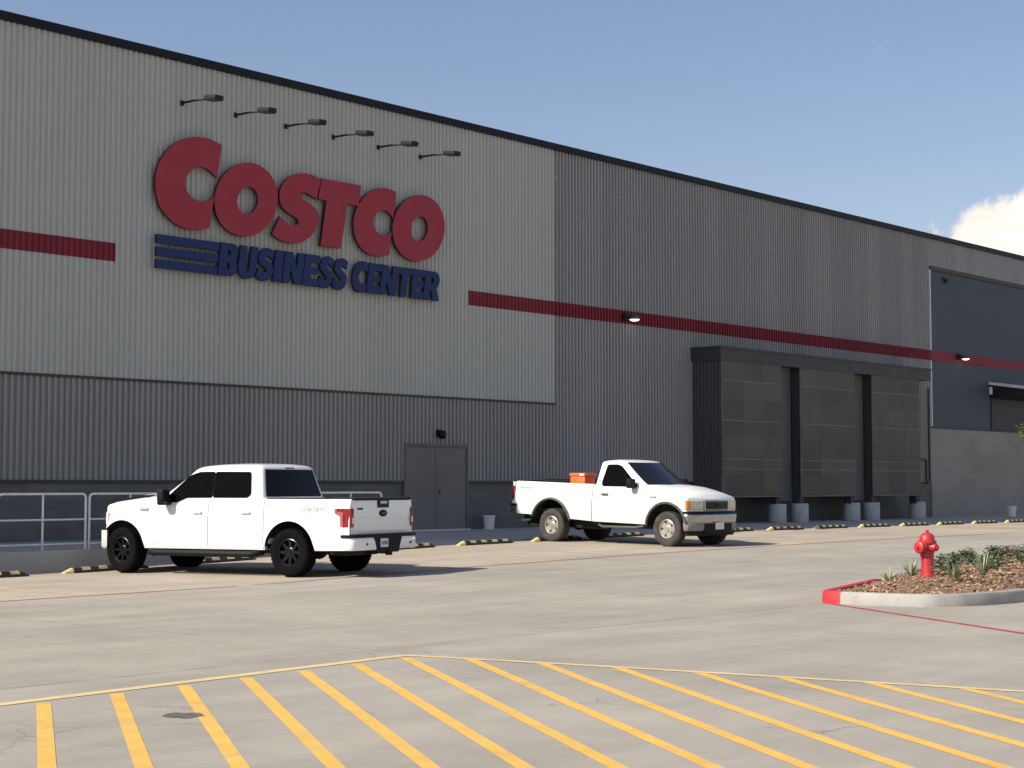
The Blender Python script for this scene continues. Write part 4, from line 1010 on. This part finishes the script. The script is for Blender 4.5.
    b = MB(); b.sweep(fpath(-yg, yg), slab(0, z0, z1, -.03, .012)); gr = b.build('grille', M['gloss_black'], root, smooth=40)
    b = MB()
    for zz in (z0, z1 - .03): b.sweep(fpath(-yg, yg), slab(0, zz, zz + .03, -.02, .03))
    for s_ in (1, -1): b.sweep(fpath(s_ * yg - .02, s_ * yg + .02, 4), slab(0, z0, z1, -.02, .03))
    b.build('grille_surround', M[F['surround']], gr, smooth=40)
    b = MB()
    for k in range(1, 4): zz = z0 + (z1 - z0) * k / 4; b.sweep(fpath(-yg + .03, yg - .03), slab(0, zz - .008, zz + .008, -.02, .018, .003))
    b.build('grille_bar', M['grey_plastic'], gr)
    b = MB(); b.lathe([(0, 0), (.105, 0), (.105, .012), (0, .016)], 24, Matrix.Translation((xn + .018, 0, (z0 + z1) / 2)) @ Matrix.Scale(.42, 4, (0, 0, 1)) @ Matrix.Rotation(R_(90), 4, 'Y')); b.build('emblem', M['emblem'], gr, smooth=40)
    for s_ in (1, -1):
        ha, hm, hc = F['head_y']; zz0, zz1 = F['head_z']
        p1 = [(fx(y), y * s_) for y in [ha + (hm - ha) * k / 10 for k in range(11)]]
        side = [(x, (halfw(x)) * s_) for x in [fx(hm) - .02 * k for k in range(0, F['wrap'])]]
        if s_ < 0: sec = slab(0, zz0, zz1, .012, -.03); 
        b = MB(); sc = [(o if s_ > 0 else -o, z) for o, z in slab(0, zz0, zz1, -.03, .012)]
        # outward is to the right of travel; going from the centre to the left side (s_=+1) the outside is on the right
        b.sweep(p1, [(o, z) for o, z in sc]); hl = b.build('headlight', M['hazy_lens'], root, smooth=40)
        p2 = [(fx(y), y * s_) for y in [hm + .004 + (hc - hm) * k / 14 for k in range(15)]] + [(xs_ - .018 * k, (HW - .006) * s_) for k in range(1, F['wrap'])]
        b = MB(); b.sweep(p2, sc); b.build('indicator', M[F['ind']], hl, smooth=40)
    # bumper: follows the nose and wraps round the corners
    BO = F['bump_out']
    def bpath(y0, y1, n=30): return [(fx(y) + BO, y * 1.0) for y in [y0 + (y1 - y0) * k / n for k in range(n + 1)]]
    yw = HW - .018
    core = [(F['bump_back'], -yw - .012), (fx(-yw) + BO * .2, -yw - .010)] + [(fx(y) + BO * (1 - .6 * (abs(y) / yw) ** 6), y) for y in [-yw * .985 + 2 * yw * .985 * k / 36 for k in range(37)]] + [(fx(yw) + BO * .2, yw + .010), (F['bump_back'], yw + .012)]
    zb0, zb1 = F['bump_z']
    b = MB(); b.sweep(core, [(-.06, zb0 + .04), (-.012, zb0), (.004, zb0 + .10), (.020, zb0 + .16), (.022, zb1 - .05), (.012, zb1 - .012), (-.01, zb1), (-.06, zb1)]); bu = b.build('front_bumper', M[F['bump_m']], root, smooth=50)
    b = MB(); b.sweep(core, [(-.06, zb1 + .002), (.014, zb1 + .002), (.014, zb1 + .05), (-.06, zb1 + .055)]); b.build('bumper_pad', M[c['pad']], bu, smooth=50)
    mid_ = [p for p in core if abs(p[1]) < .52]
    if c['dam']:
        b = MB(); b.sweep(core, [(-.06, .37), (-.030, .36), (-.004, .42), (.004, .50), (.002, .542), (-.06, .542)]); b.build('valance', M['valance'], bu, smooth=50); zb0 = .36
    b = MB(); c['dam'] and b.sweep(mid_, [(-.05, zb0 - .06), (.024, zb0 - .05), (.027, zb0 + .16), (-.05, zb0 + .17)]); c['dam'] and b.build('air_intake', M['black'], bu, smooth=50)
    b = MB(); c['dam'] and b.sweep([p for p in core if p[0] > F['bump_back'] + .02], [(-.12, zb0 - .10), (-.05, zb0 - .11), (-.03, zb0 + .02), (-.12, zb0 + .04)]); c['dam'] and b.build('air_dam', M['black'], bu, smooth=50)
    b = MB(); b.rbox(xn + BO + .02, xn + BO + .045, F['plate_y'] - .155, F['plate_y'] + .155, zb0 + .03, zb0 + .19, .006); pl = b.build('licence_plate', M['plate'], bu)
    # --- rear bumper
    K = c['rb']; z0, z1 = K['z']
    path = [(rear + .16, HW + .004), (rear - .02, HW + .002), (rear - .075, HW - .05), (rear - .10, HW - .30), (rear - .11, .45), (rear - .11, -.45), (rear - .10, -HW + .30), (rear - .075, -HW + .05), (rear - .02, -HW - .002), (rear + .16, -HW - .004)]
    path = path[::-1]
    sec = [(.06, z0 + .02), (-.008, z0), (-.02, z0 + .03), (-.02, z1 - .05), (-.005, z1), (.06, z1)]
    b = MB(); b.sweep(path, sec)
    # the sweep's outward side must face away from the truck
    rbm = b.build('rear_bumper', M[K['m']], root, smooth=45)
    b = MB(); b.sweep(path, [(.09, z1 + .002), (-.026, z1 + .002), (-.026, z1 + .05), (.09, z1 + .06)]); b.build('step_pad', M['black'], rbm, smooth=45)
    b = MB(); b.add([(rear - 0.1380, -.42, z1), (rear - 0.1380, .42, z1), (rear - 0.1380, .32, z0 - .05), (rear - 0.1380, -.32, z0 - .05), (rear - .02, -.42, z1), (rear - .02, .42, z1), (rear - .02, .32, z0 - .05), (rear - .02, -.32, z0 - .05)],
                    [(0, 1, 2, 3), (7, 6, 5, 4), (0, 3, 7, 4), (1, 5, 6, 2), (2, 6, 7, 3), (0, 4, 5, 1)]); ctr = b.build('bumper_centre', M['black'], rbm)
    b = MB(); b.rbox(rear - 0.1520, rear - 0.1400, .02, .25, z1 - .17, z1 - .02, .004); pl = b.build('licence_plate', M['plate'], rbm)
    b = MB()
    for k in range(6): b.box(rear - 0.1545, rear - 0.1515, .045 + .031 * k, .045 + .031 * k + .02, z1 - .125, z1 - .065)
    b.build('plate_characters', M['plate_ink'], pl)
    b = MB(); b.rbox(rear - .19, rear - .10, -.05, .05, z0 - .10, z0 - .02, .01); b.build('tow_hitch', M['black'], rbm)
    b = MB()
    for yy in (.62, -.72): b.lathe([(.024, 0), (.02, .004), (0, .004)], 12, Matrix.Translation((rear - 0.1320 + .02 * (abs(yy) - .45), yy, z0 + .10)) @ Matrix.Rotation(R_(-90), 4, 'Y'))
    b.build('parking_sensor', M['black'], rbm)
    # --- tail lamps
    for s_ in (1, -1):
        t = c['tail']; b = MB()
        ins = .0
        def lens(x0, z0, z1, ys, out): return b.sweep([(x0, (HW - .006) * s_), (rear + .03, (HW - .006) * s_), (rear - .012, (HW - .03) * s_), (rear - .022, ys * s_)] if s_ < 0 else [(x0, (HW - .006)), (rear + .03, HW - .006), (rear - .012, HW - .03), (rear - .022, ys)], [(-.04 * q, z0) if False else (o * q, z) for o, z in ((-.04, z0), (out, z0 + .01), (out, z1 - .01), (-.04, z1)) for q in ((1,) if s_ > 0 else (-1,))])
        for (x0, za, zc_, ys) in t['red']: lens(x0, za, zc_, ys, .012)
        tl = b.build('tail_light', M['red_lens'], root, smooth=40)
        b = MB()
        for (x0, x1_, za, zc_) in t['pale']: b.rbox(x0, x1_, min(s_ * (HW - .02), s_ * (HW + .010)), max(s_ * (HW - .02), s_ * (HW + .010)), za, zc_, .008)
        b.build('pale_lens', M['pink_lens'], tl, smooth=40)
        b = MB(); za, zc_ = t['clear']; b.box(rear - .042, rear - .036, min(s_ * (HW - .10), s_ * (HW - .045)), max(s_ * (HW - .10), s_ * (HW - .045)), za, zc_); b.build('reversing_lens', M['clear_lens'], tl)
    return root, yside, bd
def text_part(txt, size, m, parent, mtx, shear=.25, space=1.0, bold=.0):
    cu = bpy.data.curves.new(txt, 'FONT'); cu.body = txt; cu.size = size; cu.shear = shear; cu.extrude = .001; cu.space_character = space; cu.offset = bold; cu.align_x = 'CENTER'
    tmp = bpy.data.objects.new('t', cu); me = bpy.data.meshes.new_from_object(tmp); bpy.data.objects.remove(tmp); bpy.data.curves.remove(cu)
    me.transform(mtx); me.materials.clear(); me.materials.append(m); me.name = 'decal'; o = bpy.data.objects.new('decal', me); COL.objects.link(o); o.parent = parent; return o

# left: white crew cab nosed in towards the wall
A = dict(paint='white', label='white crew-cab pickup with black wheels, nosed in at the railing, seen from behind', loc=(0, 0, 0), rz=0, hw=.965, wb=3.77, R=.405, zc=.41, ar=.53, af=.53, asq=1., nose=4.50, nose_side=4.16,
         rear=-1.25, gap=(.545, .57), zb=([-1.3, -.6, .5, 3.3, 4.1, 4.5], [.45, .44, .44, .44, .46, .50]), zs=([-1.3, .6, 2.28, 2.52, 2.90, 3.04, 3.35, 4.0, 4.2, 4.5], [1.315, 1.33, 1.33, 1.25, 1.255, 1.35, 1.335, 1.26, 1.21, 1.10]),
         zt=([.5, 2.9, 3.1, 3.6, 4.1, 4.3, 4.5], [1.34, 1.37, 1.43, 1.435, 1.355, 1.28, 1.10]), tumble=.30, lip=.022, doors=[(.71, 1.78), (1.79, 3.03)], hoff=.24, hz=1.085, handle='white', rail_cap=True, tg_z0=.71, floor=1.0, dam=False, pad='white',
         gh=dict(belt=1.32, roof=1.915, xr=(.615, .76), xf=(2.98, 2.16), hw=(.900, .735), bow=(.20, .12), drop=.045, xm=1.35, wt=(.06, .93), rt=(.06, .88),
                 win=[('w', [(2.88, 1.26), (2.52, 1.26), (2.30, 1.34), (1.725, 1.34), (1.755, 1.80), (2.10, 1.80), (2.31, 1.74)]), ('w', [(1.715, 1.34), (.95, 1.34), (.88, 1.40), (.96, 1.79), (1.745, 1.80)])]),
         mir=(2.70, 1.355), mh=.29, tw=.295, ty=.832, rim=.235, steer=-7, tyre='tyre', rimm='rim_black', spokes=8, spw=(.030, .022), flare=None,
         front=dict(grille_z=(.80, 1.08), grille_y=.58, surround='grey_plastic', head_y=(.60, .80, .935), head_z=(.86, 1.08), wrap=4, ind='clear_lens', bump_out=.07, bump_z=(.42, .70), bump_m='white', bump_back=4.22, plate_y=0),
         rb=dict(z=(.45, .66), m='white'), tail=dict(red=[(-1.10, .83, 1.155, .885), (-.95, 1.06, 1.16, .885)], pale=[(-1.00, -.955, 1.07, 1.15), (-1.125, -1.06, .85, 1.09), (-1.06, -1.0, 1.04, 1.10)], clear=(.90, 1.0)))
def place(root, p_rear, heading, dz=0.):
    """p_rear: the ground point under the middle of the rear axle; heading: unit direction of travel; pitch follows the ground."""
    h = Vector(heading).normalized(); wb = 3.7
    z0 = gz(*p_rear); z1 = gz(p_rear[0] + h.x * wb, p_rear[1] + h.y * wb)
    root.location = (p_rear[0], p_rear[1], z0 + dz); root.rotation_euler = (0, -math.atan((z1 - z0) / wb), math.atan2(h.y, h.x))
crew, ysA, bedA = pickup(A)
hA = Vector((-.206, .978)).normalized(); rA = Vector((hA.y, -hA.x))
place(crew, tuple(Vector((18.78, 21.60)) + rA * .937), hA)
# extras of the crew cab: bonnet scoop decal, step bars, emblem, side lettering
b = MB(); b.sweep([(3.05, .30), (3.30, .36), (3.7, .36), (4.02, .30)], [(-.30, 1.392), (.14, 1.392), (.14, 1.402), (-.30, 1.402)]) if False else None
for s_ in (1, -1):
    b = MB(); n = 14
    xs = [3.26 + (4.22 - 3.26) * k / n for k in range(n + 1)]
    for k in range(n):
        q = []
        for x in (xs[k], xs[k + 1]):
            zt = interp(x, A['zt'][0], A['zt'][1]); zs = interp(x, A['zs'][0], A['zs'][1]); y0 = ysA(x, zs - .06)
            for u in (.02, .30) if True else (): q.append((x, s_ * (y0 - .08) * (1 - u), zs + .004 + (zt - zs - .004) * (1 - (1 - u) ** 2.2) + .008))
        b.add([q[0], q[1], q[3], q[2]], [(0, 1, 2, 3)])
    b.build('bonnet_decal', M['black'], crew, recalc=False)
    b = MB(); b.tube([(3.20, s_ * .80, .40), (3.12, s_ * .95, .37), (3.0, s_ * .965, .365), (.85, s_ * .965, .365), (.74, s_ * .95, .37), (.68, s_ * .80, .40)], .055, 10)
    b.build('step_bar', M['black'], crew, smooth=50)
    b = MB(); b.rbox(3.17, 3.36, min(s_ * .955, s_ * .974), max(s_ * .955, s_ * .974), 1.125, 1.165, .005); b.build('fender_badge', M['decal'], crew)
yy = ysA(-.45, 1.12) + .0035
text_part('SPORT', .115, M['decal'], bedA, Matrix.Translation((-.47, yy, 1.085)) @ Matrix.Rotation(R_(180), 4, 'Z') @ Matrix.Rotation(R_(90), 4, 'X'), .5, 1.25, .006)
b = MB(); b.add([(-.19, yy, 1.085), (-.235, yy, 1.085), (-.31, yy, 1.165), (-.265, yy, 1.165)], [(0, 1, 2, 3)]); b.build('decal_slash', M['decal'], bedA, recalc=False)

# right: older white single cab, backed in
Bc = dict(paint='white_dusty', label='older dusty white single-cab pickup with silver wheels and orange box, facing the aisle', loc=(0, 0, 0), rz=0, hw=.94, wb=3.50, R=.392, zc=.41, ar=.605, af=.565, asq=1.0, nose=4.22, nose_side=4.07,
          rear=-1.27, gap=(1.275, 1.305), zb=([-1.3, -.7, .7, 1.4, 2.9, 4.0, 4.5], [.66, .64, .55, .51, .48, .55, .60]), zs=([-1.3, 1.28, 1.3, 2.80, 3.2, 3.8, 4.1, 4.23], [1.445, 1.385, 1.345, 1.34, 1.325, 1.20, 1.11, 1.06]),
          zt=([1.3, 2.9, 3.15, 3.6, 4.0, 4.12, 4.23], [1.36, 1.37, 1.395, 1.355, 1.25, 1.18, 1.065]), tumble=.42, lip=.02, doors=[(1.52, 2.84)], hoff=.16, hz=1.155, handle='grey_plastic', rail_cap=False, tg_z0=.84, floor=1.06, dam=True, pad='black',
          gh=dict(belt=1.365, roof=1.945, xr=(1.315, 1.40), xf=(2.83, 2.05), hw=(.84, .68), bow=(.26, .14), drop=.05, xm=1.85, wt=(.04, .93), rt=(.10, .86),
                  win=[('w', [(2.63, 1.335), (1.555, 1.34), (1.52, 1.43), (1.61, 1.85), (1.92, 1.855), (2.05, 1.81)])]),
          mir=(2.50, 1.41), mh=.22, tw=.27, ty=.79, rim=.215, steer=0, tyre='tyre_dusty', rimm='rim_alloy', spokes=5, spw=(.052, .075), flare='grey_plastic',
          front=dict(grille_z=(.815, 1.045), grille_y=.44, surround='chrome', head_y=(.47, .82, .92), head_z=(.835, 1.04), wrap=3, ind='amber_lens', bump_out=.07, bump_z=(.545, .745), bump_m='chrome', bump_back=3.98, plate_y=-.02),
          rb=dict(z=(.64, .84), m='chrome'), tail=dict(red=[(-1.20, .99, 1.33, .90)], pale=[(-1.26, -1.205, .96, 1.00)], clear=(1.0, 1.06)))
Bc['label'] = 'older white single-cab pickup with silver wheels and orange box in its bed'
single, ysB, bedB = pickup(Bc)
hB = Vector((-.03, -1)).normalized(); rB = Vector((hB.y, -hB.x))      # its own right-hand side faces the viewer
place(single, tuple(Vector((30.66, 25.76)) - rB * .90), hB, 0)
yy = -(ysB(-.85, 1.26) + .004)
text_part('OFF ROAD', .085, M['decal'], bedB, Matrix.Translation((-.86, yy, 1.245)) @ Matrix.Rotation(R_(90), 4, 'X'), .45, 1.1, .003)
b = MB(); b.rbox(3.02, 3.20, -.948, -.92, 1.10, 1.14, .004); b.build('fender_badge', M['decal'], single)
b = MB(); b.tube([(1.45, -.85, .44), (1.6, -.92, .40), (2.6, -.92, .40), (2.8, -.85, .44)], .03, 8); b.build('step_bar', M['grey_plastic'], single, smooth=50)
b = MB(); b.tube([(-1.0, -.55, .50), (-1.25, -.60, .48)], .03, 8); b.build('exhaust', M['galv'], single, smooth=50)
# orange crate standing in the bed
bpy.context.view_layer.update(); Mw = single.matrix_basis.copy()
def in_bed(x, y, z): return Mw @ Vector((x, y, z))
bx = thing('storage_box', 'orange lidded plastic box in the bed of the single-cab truck', 'box', in_bed(.72, -.47, 1.065), 0); bx.rotation_euler = single.rotation_euler
b = MB(); b.rbox(-.34, .12, -.20, .20, 0, .50, .03, 2); b.rbox(-.345, .125, -.205, .205, .30, .33, .008); bo = b.build('box_body', M['orange'], bx, smooth=40)
b = MB(); b.rbox(-.36, .14, -.22, .22, .502, .58, .03, 2); b.build('lid', M['orange'], bx, smooth=40)
b = MB(); b.box(-.02, .11, -.2235, -.2205, .515, .56); b.build('sticker', M['label_white'], bx)
tb = thing('tool_chest', 'low dark tool chest lying in the truck bed behind the orange box', 'box', in_bed(-.15, .2, 1.065), 0); tb.rotation_euler = single.rotation_euler
b = MB(); b.rbox(-.85, .45, -.28, .28, 0, .41, .02); b.build('chest', M['black'], tb)
b = MB(); b.rbox(-.86, .46, -.29, .29, .412, .45, .01); b.build('lid', M['dark_steel'], tb)

# ------------------------------------------------------------------ light and sky
S = Vector((-1.17, .405, 1.0)).normalized()
elev = math.asin(S.z)
sun = bpy.data.lights.new('sun', 'SUN'); sun.energy = 5.0; sun.angle = R_(.53); sun.color = (1., .95, .87)
so = bpy.data.objects.new('sun', sun); COL.objects.link(so); so.rotation_euler = S.to_track_quat('Z', 'Y').to_euler(); so.location = (0, 0, 60)
w = bpy.data.worlds.new('World'); scene.world = w; w.use_nodes = True
nt = w.node_tree; N = nt.nodes; L = nt.links; bg = N['Background']
sky = N.new('ShaderNodeTexSky'); sky.sky_type = 'NISHITA'; sky.sun_disc = False; sky.sun_elevation = elev
sky.sun_rotation = math.atan2(S.x, S.y)
sky.air_density = 1.15; sky.dust_density = .9; sky.ozone_density = 1.2
bg.inputs['Strength'].default_value = .094
tc = N.new('ShaderNodeTexCoord')
def vdist(c):
    n = N.new('ShaderNodeVectorMath'); n.operation = 'DISTANCE'; n.inputs[1].default_value = c; L.new(tc.outputs['Generated'], n.inputs[0]); return n.outputs['Value']
def mth(op, a, c):
    n = N.new('ShaderNodeMath'); n.operation = op
    for i, v in enumerate((a, c)):
        if isinstance(v, (int, float)): n.inputs[i].default_value = v
        else: L.new(v, n.inputs[i])
    return n.outputs[0]
def mrg(src, a, c, d, e):
    n = N.new('ShaderNodeMapRange'); n.interpolation_type = 'SMOOTHSTEP'
    for i, v in enumerate((a, c, d, e)): n.inputs[i + 1].default_value = v
    L.new(src, n.inputs[0]); return n.outputs[0]
def nz(scale, detail, rough=.55):
    n = N.new('ShaderNodeTexNoise'); n.inputs['Scale'].default_value = scale; n.inputs['Detail'].default_value = detail; n.inputs['Roughness'].default_value = rough; L.new(tc.outputs['Generated'], n.inputs['Vector']); return n.outputs['Fac']
fine = nz(34, 10, .62)
def blob(c, r, k): return mrg(mth('ADD', mth('SUBTRACT', r, vdist(c)), mth('MULTIPLY', mth('SUBTRACT', fine, .5), k)), -.003, .005, 0, 1)
def dirv(px, py):
    phi, p = R_(41.4), math.atan(101 / 1657); f0 = Vector((math.cos(phi), math.sin(phi), 0)); rt = Vector((math.sin(phi), -math.cos(phi), 0)); u0 = Vector((0, 0, 1))
    f = f0 * math.cos(p) + u0 * math.sin(p); u = u0 * math.cos(p) - f0 * math.sin(p)
    return tuple((f + rt * ((px - 512) / 1657) + u * ((384 - py) / 1657)).normalized())
# a cumulus low over the far end of the roof and a few more elsewhere in the sky
cl = blob(dirv(1024, 284), .0515, .032)
for c, r in ((dirv(925, 262), .018), (dirv(1180, 250), .075), ((.6, -.75, .28), .16), ((-.3, -.9, .3), .20), ((-.85, -.45, .25), .14)):
    cl = mth('MAXIMUM', cl, blob(c, r, .075))
wisp = mth('MULTIPLY', blob(dirv(884, 52), .004, .05), .10); cl = mth('MAXIMUM', cl, wisp)
shade = mrg(nz(60, 6), .25, .8, .80, 1.0)
cc = N.new('ShaderNodeVectorMath'); cc.operation = 'SCALE'; cc.inputs[0].default_value = (10.2, 9.5, 8.6); L.new(shade, cc.inputs['Scale'])
mx = N.new('ShaderNodeMix'); mx.data_type = 'RGBA'; L.new(cl, mx.inputs['Factor'])
tint = N.new('ShaderNodeVectorMath'); tint.operation = 'MULTIPLY'; tint.inputs[1].default_value = (1.01, .95, 1.03); L.new(sky.outputs['Color'], tint.inputs[0]); L.new(tint.outputs[0], mx.inputs['A']); L.new(cc.outputs[0], mx.inputs['B'])
L.new(mx.outputs['Result'], bg.inputs['Color'])

scene.view_settings.view_transform = 'Standard'; scene.view_settings.look = 'None'; scene.view_settings.gamma = 1; scene.view_settings.use_curve_mapping = False
scene.view_settings.exposure = .36
scene.render.engine = 'CYCLES'
scene.render.resolution_x = 1024; scene.render.resolution_y = 768
